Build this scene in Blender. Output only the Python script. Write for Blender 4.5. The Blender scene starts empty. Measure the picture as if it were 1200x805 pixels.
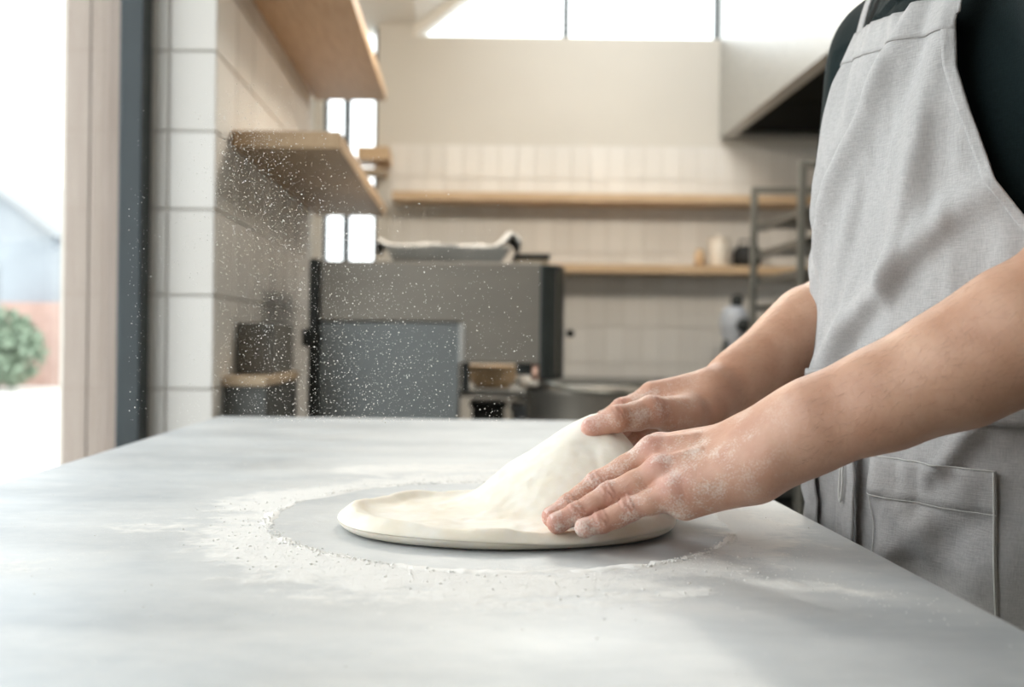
import bpy, bmesh, math, random
import numpy as np
from mathutils import Vector, Matrix

random.seed(7); rng = np.random.default_rng(11)
SC = bpy.context.scene; COL = SC.collection
PI = math.pi

# ------------------------------------------------------------------ camera, sky, light, exposure
CAM = Vector((0, 0, 1.06)); FPX = 1100.0; VX, VY, ROLL = 548.0, 398.0, 0.012
cd = bpy.data.cameras.new('camera'); cam = bpy.data.objects.new('camera', cd); COL.objects.link(cam)
cd.sensor_fit = 'HORIZONTAL'; cd.sensor_width = 36.0; cd.lens = 36.0 * FPX / 1200
cd.shift_x = (600 - VX) / 1200; cd.shift_y = (VY - 402.5) / 1200
cam.matrix_world = Matrix.Translation(CAM) @ Matrix.Rotation(PI / 2, 4, 'X') @ Matrix.Rotation(ROLL, 4, 'Z')
cd.clip_start = 0.02; cd.clip_end = 300
cd.dof.use_dof = True; cd.dof.focus_distance = 0.76; cd.dof.aperture_fstop = 4.4
SC.camera = cam

w = bpy.data.worlds.new('overcast_sky'); SC.world = w; w.use_nodes = True
bg = w.node_tree.nodes['Background']; bg.inputs[0].default_value = (0.97, 0.985, 1.0, 1); bg.inputs[1].default_value = 2.6
SC.view_settings.view_transform = 'Standard'; SC.view_settings.look = 'None'
SC.view_settings.gamma = 1.0; SC.view_settings.use_curve_mapping = False
SC.view_settings.exposure = 0.58
try:
    SC.cycles.use_denoising = True; SC.cycles.max_bounces = 10; SC.cycles.diffuse_bounces = 6
    SC.cycles.transparent_max_bounces = 12; SC.cycles.caustics_reflective = False; SC.cycles.caustics_refractive = False
    SC.cycles.sample_clamp_indirect = 8
except Exception: pass

def area_light(name, loc, rot, sx, sy, energy, color=(1, 1, 1), portal=False):
    l = bpy.data.lights.new(name, 'AREA'); l.shape = 'RECTANGLE'; l.size = sx; l.size_y = sy; l.energy = energy; l.color = color
    o = bpy.data.objects.new(name, l); COL.objects.link(o); o.location = loc; o.rotation_euler = rot
    if portal: l.cycles.is_portal = True
    return o
# portals guide the daylight through the openings, the added skylight among them
area_light('daylight_portal_left', (-0.93, 0.95, 1.5), (0, -PI / 2, 0), 2.9, 2.8, 1, portal=True)
area_light('daylight_portal_added_skylight', (0.62, 3.68, 3.68), (0, math.atan(-0.78), 0), 1.45, 2.5, 1, portal=True)
area_light('daylight_portal_clerestory', (1.0, 5.3, 3.4), (-PI / 2, 0, 0), 2.8, 1.3, 1, portal=True)
# warm fill globes added to brighten the back wall (built further down)
FILL_GLOBES = [(0.05, 3.25), (1.15, 3.3)]

# ------------------------------------------------------------------ helpers
def at(px, py, d):
    """point of the room that stands at depth d along the wall direction"""
    dx, dy = px - VX, py - VY
    return np.array([d * (dx + ROLL * dy) / FPX, d, 1.06 - d * (dy - ROLL * dx) / FPX])

def link(name, me, m=None, parent=None):
    o = bpy.data.objects.new(name, me); COL.objects.link(o)
    if m is not None and len(me.materials) == 0: me.materials.append(m)
    if parent is not None: o.parent = parent
    return o
def tag(o, label=None, cat=None, group=None, kind=None):
    if label: o['label'] = label
    if cat: o['category'] = cat
    if group: o['group'] = group
    if kind: o['kind'] = kind
    return o
def empty(name, loc=(0, 0, 0), rz=0):
    o = bpy.data.objects.new(name, None); COL.objects.link(o); o.location = loc; o.rotation_euler.z = rz
    o.empty_display_size = 0.05
    return o
def bm_mesh(bm, name, smooth=False):
    me = bpy.data.meshes.new(name); bm.normal_update(); bm.to_mesh(me); bm.free()
    if smooth:
        me.polygons.foreach_set('use_smooth', [True] * len(me.polygons))
    return me
def add_box(bm, lo, hi, bev=0.0, seg=1):
    r = bmesh.ops.create_cube(bm, size=1.0)
    lo, hi = Vector(lo), Vector(hi); c = (lo + hi) / 2; s = hi - lo
    for v in r['verts']: v.co = Vector((v.co.x * s.x + c.x, v.co.y * s.y + c.y, v.co.z * s.z + c.z))
    if bev > 0:
        es = list({e for v in r['verts'] for e in v.link_edges})
        bmesh.ops.bevel(bm, geom=es, offset=min(bev, 0.45 * min(s)), segments=seg, affect='EDGES', profile=0.5)
def box(name, lo, hi, m, parent=None, bev=0.0, seg=2):
    bm = bmesh.new(); add_box(bm, lo, hi, bev, seg); return link(name, bm_mesh(bm, name), m, parent)
def boxes(name, lst, m, parent=None, bev=0.0):
    bm = bmesh.new()
    for lo, hi in lst: add_box(bm, lo, hi, bev)
    return link(name, bm_mesh(bm, name), m, parent)
def prism(name, poly, axis, a, b, m, parent=None, bev=0):
    """polygon (2D) extruded along an axis from a to b"""
    bm = bmesh.new()
    def P(p, t):
        return {'x': (t, p[0], p[1]), 'y': (p[0], t, p[1]), 'z': (p[0], p[1], t)}[axis]
    v0 = [bm.verts.new(P(p, a)) for p in poly]; v1 = [bm.verts.new(P(p, b)) for p in poly]
    n = len(poly)
    bm.faces.new(v0); bm.faces.new(v1[::-1])
    for i in range(n): bm.faces.new((v0[i], v1[i], v1[(i + 1) % n], v0[(i + 1) % n]))
    bmesh.ops.recalc_face_normals(bm, faces=bm.faces[:])
    if bev: bmesh.ops.bevel(bm, geom=bm.edges[:], offset=bev, segments=2, affect='EDGES', profile=0.5)
    return link(name, bm_mesh(bm, name), m, parent)
def lathe(name, prof, m, parent=None, loc=(0, 0, 0), n=40, axis='z', smooth=True):
    bm = bmesh.new(); rings = []
    for r, h in prof:
        ring = []
        for i in range(n):
            t = 2 * PI * i / n; c, s = max(r, 1e-5) * math.cos(t), max(r, 1e-5) * math.sin(t)
            p = {'z': (c, s, h), 'x': (h, c, s), 'y': (c, h, s)}[axis]
            ring.append(bm.verts.new((p[0] + loc[0], p[1] + loc[1], p[2] + loc[2])))
        rings.append(ring)
    for a, b in zip(rings, rings[1:]):
        for i in range(n): bm.faces.new((a[i], a[(i + 1) % n], b[(i + 1) % n], b[i]))
    bmesh.ops.remove_doubles(bm, verts=bm.verts[:], dist=1e-4)
    bmesh.ops.recalc_face_normals(bm, faces=bm.faces[:])
    me = bm_mesh(bm, name, smooth)
    return link(name, me, m, parent)
def tube(name, pts, r, m, parent=None, n=10, smooth=True):
    bm = bmesh.new(); pts = [Vector(p) for p in pts]; rs = r if hasattr(r, '__len__') else [r] * len(pts)
    rings = []
    for i, p in enumerate(pts):
        t = (pts[min(i + 1, len(pts) - 1)] - pts[max(i - 1, 0)]).normalized()
        u = t.orthogonal().normalized() if i == 0 else (u - t * u.dot(t)).normalized()
        v = t.cross(u)
        rings.append([bm.verts.new(p + (u * math.cos(2 * PI * k / n) + v * math.sin(2 * PI * k / n)) * rs[i]) for k in range(n)])
    for a, b in zip(rings, rings[1:]):
        for k in range(n): bm.faces.new((a[k], a[(k + 1) % n], b[(k + 1) % n], b[k]))
    bm.faces.new(rings[0][::-1]); bm.faces.new(rings[-1])
    return link(name, bm_mesh(bm, name, smooth), m, parent)
def np_mesh(name, V, Q, smooth=True):
    """numpy vertices and quads/triangles to a mesh"""
    me = bpy.data.meshes.new(name); k = Q.shape[1]
    me.vertices.add(len(V)); me.vertices.foreach_set('co', np.ascontiguousarray(V, dtype=np.float32).ravel())
    me.loops.add(Q.size); me.loops.foreach_set('vertex_index', np.ascontiguousarray(Q, dtype=np.int32).ravel())
    me.polygons.add(len(Q)); me.polygons.foreach_set('loop_start', np.arange(0, Q.size, k, dtype=np.int32))
    me.update(calc_edges=True); me.validate()
    me.polygons.foreach_set('use_smooth', np.full(len(me.polygons), smooth, dtype=bool))
    return me
def set_attr(me, name, a):
    at_ = me.attributes.new(name, 'FLOAT', 'POINT'); at_.data.foreach_set('value', np.ascontiguousarray(a, dtype=np.float32))
def grid_faces(nu, nv, close_u=False):
    """faces of an nv x nu grid (row major, u fastest)"""
    I = np.arange(nu * nv).reshape(nv, nu)
    a = I[:-1, :-1]; b = I[:-1, 1:]; c = I[1:, 1:]; d = I[1:, :-1]
    Q = np.stack([a, b, c, d], -1).reshape(-1, 4)
    if close_u:
        a = I[:-1, -1]; b = I[:-1, 0]; c = I[1:, 0]; d = I[1:, -1]
        Q = np.concatenate([Q, np.stack([a, b, c, d], -1)])
    return Q
def vnoise(x, y, seed=0):
    """smooth value noise, numpy"""
    r = np.random.default_rng(seed).random((64, 64)) * 2 - 1
    xi, yi = np.floor(x).astype(int), np.floor(y).astype(int); fx, fy = x - xi, y - yi
    fx = fx * fx * (3 - 2 * fx); fy = fy * fy * (3 - 2 * fy)
    g = lambda i, j: r[i % 64, j % 64]
    return (g(xi, yi) * (1 - fx) + g(xi + 1, yi) * fx) * (1 - fy) + (g(xi, yi + 1) * (1 - fx) + g(xi + 1, yi + 1) * fx) * fy
def sstep(a, b, x):
    t = np.clip((x - a) / (b - a), 0, 1); return t * t * (3 - 2 * t)

# ------------------------------------------------------------------ signed distance modelling
class Field:
    def __init__(s, lo, hi, vox):
        s.lo = np.array(lo, float); s.h = vox
        s.n = np.ceil((np.array(hi) - s.lo) / vox).astype(int) + 1
        s.d = np.full(s.n, 0.05, np.float32)
    def sub(s, lo, hi):
        a = np.clip(np.floor((np.array(lo) - s.lo) / s.h).astype(int), 0, s.n - 1)
        b = np.clip(np.ceil((np.array(hi) - s.lo) / s.h).astype(int) + 1, 1, s.n)
        sl = tuple(slice(int(i), int(max(i + 1, j))) for i, j in zip(a, b))
        ax = [(np.arange(q.start, q.stop) * s.h + o).astype(np.float32) for q, o in zip(sl, s.lo)]
        return sl, ax[0][:, None, None], ax[1][None, :, None], ax[2][None, None, :]
    @staticmethod
    def smin(a, b, k):
        if k <= 0: return np.minimum(a, b)
        h = np.maximum(k - np.abs(a - b), 0) / k
        return np.minimum(a, b) - h * h * k * 0.25
    def cap(s, a, b, ra, rb, k=0.005):
        a, b = np.array(a, float), np.array(b, float); p = max(ra, rb) + k * 1.5 + 0.006
        sl, x, y, z = s.sub(np.minimum(a, b) - p, np.maximum(a, b) + p)
        d = b - a; L = max(float(d @ d), 1e-12)
        t = np.clip(((x - a[0]) * d[0] + (y - a[1]) * d[1] + (z - a[2]) * d[2]) / L, 0, 1)
        q = np.sqrt((x - a[0] - t * d[0]) ** 2 + (y - a[1] - t * d[1]) ** 2 + (z - a[2] - t * d[2]) ** 2) - (ra + (rb - ra) * t)
        s.d[sl] = s.smin(s.d[sl], q.astype(np.float32), k)
    def ball(s, c, r, k=0.005): s.cap(c, np.array(c) + 1e-4, r, r, k)
    def chain(s, pts, rs, k=0.004):
        for i in range(len(pts) - 1): s.cap(pts[i], pts[i + 1], rs[i], rs[i + 1], k)
    def ell(s, c, r, R=None, k=0.005):
        """ellipsoid with half axes r, rotated by the 3x3 matrix R (rows = axes)"""
        c = np.array(c, float); r = np.array(r, float); R = np.eye(3) if R is None else np.array(R)
        p = r.max() + k * 1.5 + 0.006
        sl, x, y, z = s.sub(c - p, c + p)
        X, Y, Z = x - c[0], y - c[1], z - c[2]
        u = [(R[i][0] * X + R[i][1] * Y + R[i][2] * Z) for i in range(3)]
        k0 = np.sqrt(sum((u[i] / r[i]) ** 2 for i in range(3))); k1 = np.sqrt(sum((u[i] / r[i] ** 2) ** 2 for i in range(3)))
        q = k0 * (k0 - 1) / np.maximum(k1, 1e-6)
        s.d[sl] = s.smin(s.d[sl], q.astype(np.float32), k)
    def join(s, o, k): s.d = s.smin(s.d, o.d, k)
    def mesh(s):
        d = s.d; nx, ny, nz = d.shape; S = d < 0
        c = [(i, j, l) for i in (0, 1) for j in (0, 1) for l in (0, 1)]
        tot = np.zeros((nx - 1, ny - 1, nz - 1), np.int8)
        for i, j, l in c: tot += S[i:nx - 1 + i, j:ny - 1 + j, l:nz - 1 + l]
        act = np.argwhere((tot > 0) & (tot < 8)); n = len(act)
        idx = np.full(tot.shape, -1, np.int32); idx[tuple(act.T)] = np.arange(n)
        val = {q: d[act[:, 0] + q[0], act[:, 1] + q[1], act[:, 2] + q[2]] for q in c}
        acc = np.zeros((n, 3)); cnt = np.zeros(n)
        for a in c:
            for ax in range(3):
                if a[ax] == 1: continue
                b = list(a); b[ax] = 1; b = tuple(b)
                va, vb = val[a], val[b]; m = (va < 0) != (vb < 0)
                t = va / np.where(np.abs(va - vb) < 1e-9, 1e-9, va - vb)
                p = np.tile(np.array(a, float), (n, 1)); p[:, ax] = t
                acc[m] += p[m]; cnt[m] += 1
        V = s.lo + (act + acc / np.maximum(cnt, 1)[:, None]) * s.h
        Q = []
        for ax in range(3):
            u, v = [(1, 2), (2, 0), (0, 1)][ax]
            sl0 = [slice(None)] * 3; sl1 = [slice(None)] * 3; sl0[ax] = slice(0, -1); sl1[ax] = slice(1, None)
            s0, s1 = S[tuple(sl0)], S[tuple(sl1)]
            e = np.argwhere(s0 != s1)
            e = e[(e[:, u] > 0) & (e[:, v] > 0) & (e[:, u] < d.shape[u] - 1) & (e[:, v] < d.shape[v] - 1)]
            def cell(du, dv):
                q = e.copy(); q[:, u] -= du; q[:, v] -= dv; return idx[tuple(q.T)]
            quad = np.stack([cell(1, 1), cell(0, 1), cell(0, 0), cell(1, 0)], -1)
            f = s0[tuple(e.T)]
            quad[~f] = quad[~f][:, ::-1]
            Q.append(quad)
        Q = np.concatenate(Q); Q = Q[(Q >= 0).all(1)]
        return V, Q

# ------------------------------------------------------------------ materials
def nodes_of(m): return m.node_tree.nodes, m.node_tree.links
def mat(name, col, rough=0.5, metal=0.0, var=0.0, scale=8.0, bump=0.0, bscale=60.0, col2=None, stretch=(1, 1, 1), spec=0.5, detail=5, bdist=0.002, rvar=0.0):
    m = bpy.data.materials.new(name); m.use_nodes = True; N, L = nodes_of(m)
    b = N['Principled BSDF']; b.inputs['Base Color'].default_value = (*col, 1)
    b.inputs['Roughness'].default_value = rough; b.inputs['Metallic'].default_value = metal
    b.inputs['Specular IOR Level'].default_value = spec
    tc = N.new('ShaderNodeTexCoord'); mp = N.new('ShaderNodeMapping'); mp.inputs['Scale'].default_value = stretch
    L.new(tc.outputs['Object'], mp.inputs['Vector'])
    if var > 0 or col2 is not None:
        nz = N.new('ShaderNodeTexNoise'); nz.inputs['Scale'].default_value = scale; nz.inputs['Detail'].default_value = detail
        L.new(mp.outputs[0], nz.inputs['Vector'])
        mx = N.new('ShaderNodeMix'); mx.data_type = 'RGBA'
        c2 = col2 if col2 is not None else tuple(c * (1 - var) for c in col)
        mx.inputs[6].default_value = (*col, 1); mx.inputs[7].default_value = (*c2, 1)
        rp = N.new('ShaderNodeValToRGB'); rp.color_ramp.elements[0].position = 0.3; rp.color_ramp.elements[1].position = 0.7
        L.new(nz.outputs[0], rp.inputs[0]); L.new(rp.outputs[0], mx.inputs[0]); L.new(mx.outputs[2], b.inputs['Base Color'])
        if rvar:
            ma = N.new('ShaderNodeMath'); ma.operation = 'MULTIPLY_ADD'; ma.inputs[1].default_value = rvar; ma.inputs[2].default_value = rough
            L.new(nz.outputs[0], ma.inputs[0]); L.new(ma.outputs[0], b.inputs['Roughness'])
    if bump > 0:
        n2 = N.new('ShaderNodeTexNoise'); n2.inputs['Scale'].default_value = bscale; n2.inputs['Detail'].default_value = 4
        L.new(mp.outputs[0], n2.inputs['Vector'])
        bp = N.new('ShaderNodeBump'); bp.inputs['Strength'].default_value = bump; bp.inputs['Distance'].default_value = bdist
        L.new(n2.outputs[0], bp.inputs['Height']); L.new(bp.outputs[0], b.inputs['Normal'])
    return m

M = {}
M['plaster'] = mat('cream_plaster', (0.71, 0.685, 0.635), 0.9, var=0.05, scale=2, bump=0.1, bscale=90)
M['ceiling'] = mat('ceiling_paint', (0.82, 0.79, 0.74), 0.9, var=0.03, scale=2)
M['grout'] = mat('grout', (0.64, 0.615, 0.575), 0.9, var=0.08, scale=20)
M['floor'] = mat('grey_concrete', (0.33, 0.32, 0.30), 0.45, var=0.25, scale=3, bump=0.1, bscale=40)
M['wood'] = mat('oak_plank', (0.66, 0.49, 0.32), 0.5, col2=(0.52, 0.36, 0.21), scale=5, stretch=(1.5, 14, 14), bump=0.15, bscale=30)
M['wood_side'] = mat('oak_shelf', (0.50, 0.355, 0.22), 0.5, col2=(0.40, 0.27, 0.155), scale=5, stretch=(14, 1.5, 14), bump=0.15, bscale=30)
M['timber'] = mat('weathered_timber', (0.44, 0.365, 0.32), 0.8, col2=(0.38, 0.305, 0.26), scale=4, stretch=(16, 16, 1.0), bump=0.2, bscale=25)
M['frame'] = mat('dark_window_frame', (0.022, 0.035, 0.042), 0.35, var=0.2, scale=6)
M['steel'] = mat('brushed_steel', (0.60, 0.60, 0.585), 0.36, 1.0, var=0.10, scale=3, stretch=(0.6, 8, 40), bump=0.04, bscale=60, rvar=0.12)
M['steel_mixer'] = mat('dull_mixer_steel', (0.36, 0.335, 0.30), 0.40, 0.85, var=0.12, scale=2.5, stretch=(1, 4, 4), rvar=0.12)
M['steel_panel'] = mat('blue_grey_panel', (0.30, 0.325, 0.335), 0.40, 0.7, var=0.12, scale=2.5, rvar=0.1)
M['dark'] = mat('dark_plastic', (0.022, 0.026, 0.025), 0.4, var=0.3, scale=12)
M['dark_metal'] = mat('dark_metal', (0.055, 0.062, 0.06), 0.33, 0.6, var=0.2, scale=8)
M['rack'] = mat('rack_steel', (0.27, 0.27, 0.25), 0.4, 0.9, var=0.15, scale=8)
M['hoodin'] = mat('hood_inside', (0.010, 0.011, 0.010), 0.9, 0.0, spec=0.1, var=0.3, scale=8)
M['counter'] = mat('counter_top', (0.16, 0.165, 0.155), 0.4, 0.3, var=0.2, scale=6)
M['cabinet'] = mat('cabinet_front', (0.12, 0.125, 0.12), 0.5, 0.2, var=0.2, scale=5)
M['crate'] = mat('crate_plastic', (0.17, 0.165, 0.15), 0.6, var=0.2, scale=6)
M['white'] = mat('white_plastic', (0.80, 0.80, 0.78), 0.4, var=0.05, scale=8)
M['grey_plastic'] = mat('pale_grey_plastic', (0.52, 0.55, 0.60), 0.35, var=0.08, scale=10)
M['ceramic'] = mat('cream_ceramic', (0.80, 0.72, 0.62), 0.4, var=0.06, scale=10)
M['rattan'] = mat('rattan', (0.76, 0.56, 0.35), 0.6, col2=(0.60, 0.41, 0.24), scale=40, stretch=(1, 1, 6), bump=0.4, bscale=120)
M['copper'] = mat('copper', (0.75, 0.47, 0.36), 0.35, 0.8, var=0.1)
M['linen_cloth'] = mat('white_cloth', (0.80, 0.78, 0.75), 0.9, var=0.06, scale=20, bump=0.3, bscale=200)
M['bread'] = mat('bread_crust', (0.52, 0.29, 0.12), 0.7, col2=(0.72, 0.52, 0.30), scale=14, bump=0.5, bscale=60, bdist=0.004)
M['tray'] = mat('baking_tray_steel', (0.50, 0.50, 0.475), 0.5, 0.45, var=0.25, scale=10)
M['cardboard'] = mat('kraft_card', (0.55, 0.43, 0.30), 0.8, var=0.12, scale=12)
M['paving'] = mat('pale_paving', (0.78, 0.75, 0.70), 0.9, var=0.08, scale=0.6)
M['slate'] = mat('slate_cladding', (0.34, 0.38, 0.42), 0.7, var=0.2, scale=0.8)
M['roof'] = mat('roof_tile', (0.36, 0.38, 0.40), 0.8, var=0.15, scale=1)
M['brick'] = mat('red_brick', (0.50, 0.34, 0.29), 0.9, col2=(0.42, 0.28, 0.24), scale=3)
M['leaf'] = mat('leaf', (0.20, 0.27, 0.19), 0.7, col2=(0.27, 0.34, 0.25), scale=5)
M['bark'] = mat('bark', (0.20, 0.15, 0.11), 0.9, var=0.3, scale=8)
M['trouser'] = mat('dark_trouser_cloth', (0.045, 0.05, 0.06), 0.9, var=0.2, scale=20, bump=0.3, bscale=300)
M['shoe'] = mat('black_shoe', (0.02, 0.02, 0.02), 0.5, var=0.3, scale=20)
M['hair'] = mat('brown_hair', (0.055, 0.035, 0.022), 0.6, var=0.4, scale=40, stretch=(1, 1, 0.2), bump=0.6, bscale=160)
M['arm_hair'] = mat('fine_brown_hair', (0.13, 0.075, 0.045), 0.5, var=0.2)
M['eye'] = mat('eye', (0.75, 0.73, 0.70), 0.2, var=0.05)
M['nail'] = mat('fingernail', (0.72, 0.49, 0.425), 0.25, var=0.08, scale=60)
M['flour'] = mat('flour', (0.90, 0.89, 0.865), 0.95, var=0.05, scale=80, spec=0.1)
M['cord'] = mat('pale_cord', (0.62, 0.62, 0.60), 0.9, var=0.1, scale=100)
M['black_rubber'] = mat('black_rubber', (0.015, 0.015, 0.015), 0.7, var=0.3)

def glaze_mat():
    m = mat('white_glazed_tile', (0.78, 0.765, 0.74), 0.42, bump=0.05, bscale=9, bdist=0.004); N, L = nodes_of(m)
    b = N['Principled BSDF']; oi = N.new('ShaderNodeObjectInfo')
    mx = N.new('ShaderNodeMix'); mx.data_type = 'RGBA'; mx.inputs[6].default_value = (0.80, 0.785, 0.76, 1); mx.inputs[7].default_value = (0.735, 0.715, 0.685, 1)
    L.new(oi.outputs['Random'], mx.inputs[0]); L.new(mx.outputs[2], b.inputs['Base Color'])
    return m
M['tile'] = glaze_mat()
def glass_mat():
    m = bpy.data.materials.new('window_glass'); m.use_nodes = True; N, L = nodes_of(m); N.remove(N['Principled BSDF'])
    t = N.new('ShaderNodeBsdfTransparent'); t.inputs[0].default_value = (0.95, 0.97, 0.97, 1)
    g = N.new('ShaderNodeBsdfGlossy'); g.inputs['Roughness'].default_value = 0.02
    lw = N.new('ShaderNodeLayerWeight'); lw.inputs[0].default_value = 0.5
    pw = N.new('ShaderNodeMath'); pw.operation = 'POWER'; pw.inputs[1].default_value = 5; L.new(lw.outputs['Facing'], pw.inputs[0])
    f = N.new('ShaderNodeMath'); f.operation = 'MULTIPLY_ADD'; f.inputs[1].default_value = 0.9; f.inputs[2].default_value = 0.03; L.new(pw.outputs[0], f.inputs[0])
    mx = N.new('ShaderNodeMixShader'); L.new(f.outputs[0], mx.inputs[0]); L.new(t.outputs[0], mx.inputs[1]); L.new(g.outputs[0], mx.inputs[2])
    L.new(mx.outputs[0], N['Material Output'].inputs[0]); return m
M['glass'] = glass_mat()
def fill_globe_mat():
    m = bpy.data.materials.new('fill_glow'); m.use_nodes = True; N, L = nodes_of(m); b = N['Principled BSDF']
    b.inputs['Emission Color'].default_value = (1, 0.885, 0.73, 1); b.inputs['Emission Strength'].default_value = 52; return m  # glow of the globes added as fill for the back wall
M['fill_lamp'] = fill_globe_mat()

RC = (0.03, 0.85)   # where the dough lay before it was moved: centre of the ring of flour
def table_mat():
    m = bpy.data.materials.new('floured_steel_top'); m.use_nodes = True; N, L = nodes_of(m); b = N['Principled BSDF']
    tc = N.new('ShaderNodeTexCoord')
    def math_(op, *a, clamp=False):
        n = N.new('ShaderNodeMath'); n.operation = op; n.use_clamp = clamp
        for i, v in enumerate(a):
            if isinstance(v, (int, float)): n.inputs[i].default_value = v
            else: L.new(v, n.inputs[i])
        return n.outputs[0]
    def noise(scale, detail=6, stretch=(1, 1, 1), rough=0.6):
        mp = N.new('ShaderNodeMapping'); mp.inputs['Scale'].default_value = stretch; L.new(tc.outputs['Object'], mp.inputs['Vector'])
        n = N.new('ShaderNodeTexNoise'); n.inputs['Scale'].default_value = scale; n.inputs['Detail'].default_value = detail; n.inputs['Roughness'].default_value = rough
        L.new(mp.outputs[0], n.inputs['Vector']); return n.outputs[0]
    def ramp(v, lo, hi, a=0.0, bb=1.0):
        n = N.new('ShaderNodeMapRange'); n.interpolation_type = 'SMOOTHSTEP'; L.new(v, n.inputs[0])
        n.inputs[1].default_value = lo; n.inputs[2].default_value = hi; n.inputs[3].default_value = a; n.inputs[4].default_value = bb; return n.outputs[0]
    def bump_at(cx, cy, rx, ry, rot=0.0):
        mp = N.new('ShaderNodeMapping'); mp.vector_type = 'TEXTURE'; mp.inputs['Location'].default_value = (cx, cy, 0.9); mp.inputs['Scale'].default_value = (rx, ry, 1)
        mp.inputs['Rotation'].default_value = (0, 0, rot); L.new(tc.outputs['Object'], mp.inputs['Vector'])
        ln = N.new('ShaderNodeVectorMath'); ln.operation = 'LENGTH'; L.new(mp.outputs[0], ln.inputs[0]); return ramp(ln.outputs['Value'], 0.1, 1.0, 1.0, 0.0)
    def ring_dist():
        mp = N.new('ShaderNodeMapping'); mp.inputs['Location'].default_value = (-RC[0], -RC[1], -0.9); L.new(tc.outputs['Object'], mp.inputs['Vector'])
        ln = N.new('ShaderNodeVectorMath'); ln.operation = 'LENGTH'; L.new(mp.outputs[0], ln.inputs[0]); return ln.outputs['Value']
    wob = noise(9, 3); rd = math_('ADD', ring_dist(), math_('MULTIPLY', math_('SUBTRACT', wob, 0.5), 0.045))
    inner = ramp(rd, 0.196, 0.206)                  # bare steel inside the ring, floury outside
    outer = ramp(rd, 0.21, 0.36, 1.0, 0.0)
    cov = math_('MULTIPLY', inner, outer)
    cov = math_('MULTIPLY', cov, 0.70)
    # wider dustings: far left, left, front and a dragged streak front right
    for c in ((-0.03, 1.16, 0.30, 0.17, 0.0, 0.62), (-0.22, 0.80, 0.24, 0.18, 0.0, 0.48), (0.0, 0.59, 0.26, 0.10, 0.0, 0.50),
              (0.20, 0.635, 0.16, 0.05, -0.45, 0.56), (0.06, 0.655, 0.16, 0.05, 0.0, 0.6), (-0.33, 0.66, 0.16, 0.10, 0.3, 0.45), (0.235, 0.78, 0.09, 0.12, 0.3, 0.55), (-0.1, 0.50, 0.25, 0.05, 0.1, 0.28)):
        cov = math_('MAXIMUM', cov, math_('MULTIPLY', bump_at(*c[:5]), c[5]))
    big = noise(5, 8, (1, 2.2, 1), 0.62); mid = noise(34, 6, (1, 1.5, 1), 0.65); fine = noise(420, 3)
    t = math_('ADD', math_('MULTIPLY', cov, 1.15), math_('MULTIPLY', math_('SUBTRACT', big, 0.5), 1.0))
    t = math_('ADD', t, math_('MULTIPLY', math_('SUBTRACT', mid, 0.5), 0.85))
    heavy = ramp(t, 0.30, 0.75)
    sp = math_('ADD', math_('MULTIPLY', cov, 0.22), fine)
    speck = math_('MULTIPLY', ramp(sp, 0.68, 0.76), 0.7)
    film = ramp(t, -0.25, 0.6, 0.05, 0.40)
    fac = math_('MAXIMUM', math_('MAXIMUM', math_('MULTIPLY', heavy, 0.92), speck), film, clamp=True)
    # worn satin steel below
    st = noise(3.0, 8, (1.0, 3.0, 1)); sc = N.new('ShaderNodeMix'); sc.data_type = 'RGBA'
    sc.inputs[6].default_value = (0.38, 0.415, 0.445, 1); sc.inputs[7].default_value = (0.55, 0.585, 0.61, 1); L.new(ramp(st, 0.25, 0.75), sc.inputs[0])
    b.inputs['Metallic'].default_value = 0.6; L.new(sc.outputs[2], b.inputs['Base Color'])
    L.new(ramp(noise(4, 6, (1, 2.5, 1)), 0.25, 0.75, 0.44, 0.62), b.inputs['Roughness'])
    fl = N.new('ShaderNodeBsdfPrincipled'); fl.inputs['Base Color'].default_value = (0.84, 0.83, 0.805, 1); fl.inputs['Roughness'].default_value = 0.95
    fl.inputs['Specular IOR Level'].default_value = 0.1
    bp = N.new('ShaderNodeBump'); bp.inputs['Strength'].default_value = 0.6; bp.inputs['Distance'].default_value = 0.0025
    L.new(math_('ADD', math_('MULTIPLY', heavy, math_('ADD', mid, math_('MULTIPLY', noise(130, 5), 0.7))), math_('MULTIPLY', speck, 0.4)), bp.inputs['Height'])
    L.new(bp.outputs[0], fl.inputs['Normal'])
    mx = N.new('ShaderNodeMixShader'); L.new(fac, mx.inputs[0]); L.new(b.outputs[0], mx.inputs[1]); L.new(fl.outputs[0], mx.inputs[2])
    L.new(mx.outputs[0], N['Material Output'].inputs[0]); return m
M['table'] = table_mat()
def dough_mat():
    m = mat('pizza_dough_skin', (0.84, 0.79, 0.69), 0.62, bump=0.25, bscale=70, bdist=0.0025, spec=0.3); N, L = nodes_of(m); b = N['Principled BSDF']
    b.inputs['Subsurface Weight'].default_value = 0.25; b.inputs['Subsurface Radius'].default_value = (0.012, 0.009, 0.006); b.inputs['Subsurface Scale'].default_value = 0.6
    tc = N.new('ShaderNodeTexCoord'); n = N.new('ShaderNodeTexNoise'); n.inputs['Scale'].default_value = 26; n.inputs['Detail'].default_value = 8
    L.new(tc.outputs['Object'], n.inputs['Vector']); r = N.new('ShaderNodeValToRGB'); e = r.color_ramp.elements
    e[0].position = 0.36; e[0].color = (0.79, 0.725, 0.61, 1); e[1].position = 0.62; e[1].color = (0.87, 0.835, 0.76, 1)
    L.new(n.outputs[0], r.inputs[0]); L.new(r.outputs[0], b.inputs['Base Color']); return m
M['dough'] = dough_mat()
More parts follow.
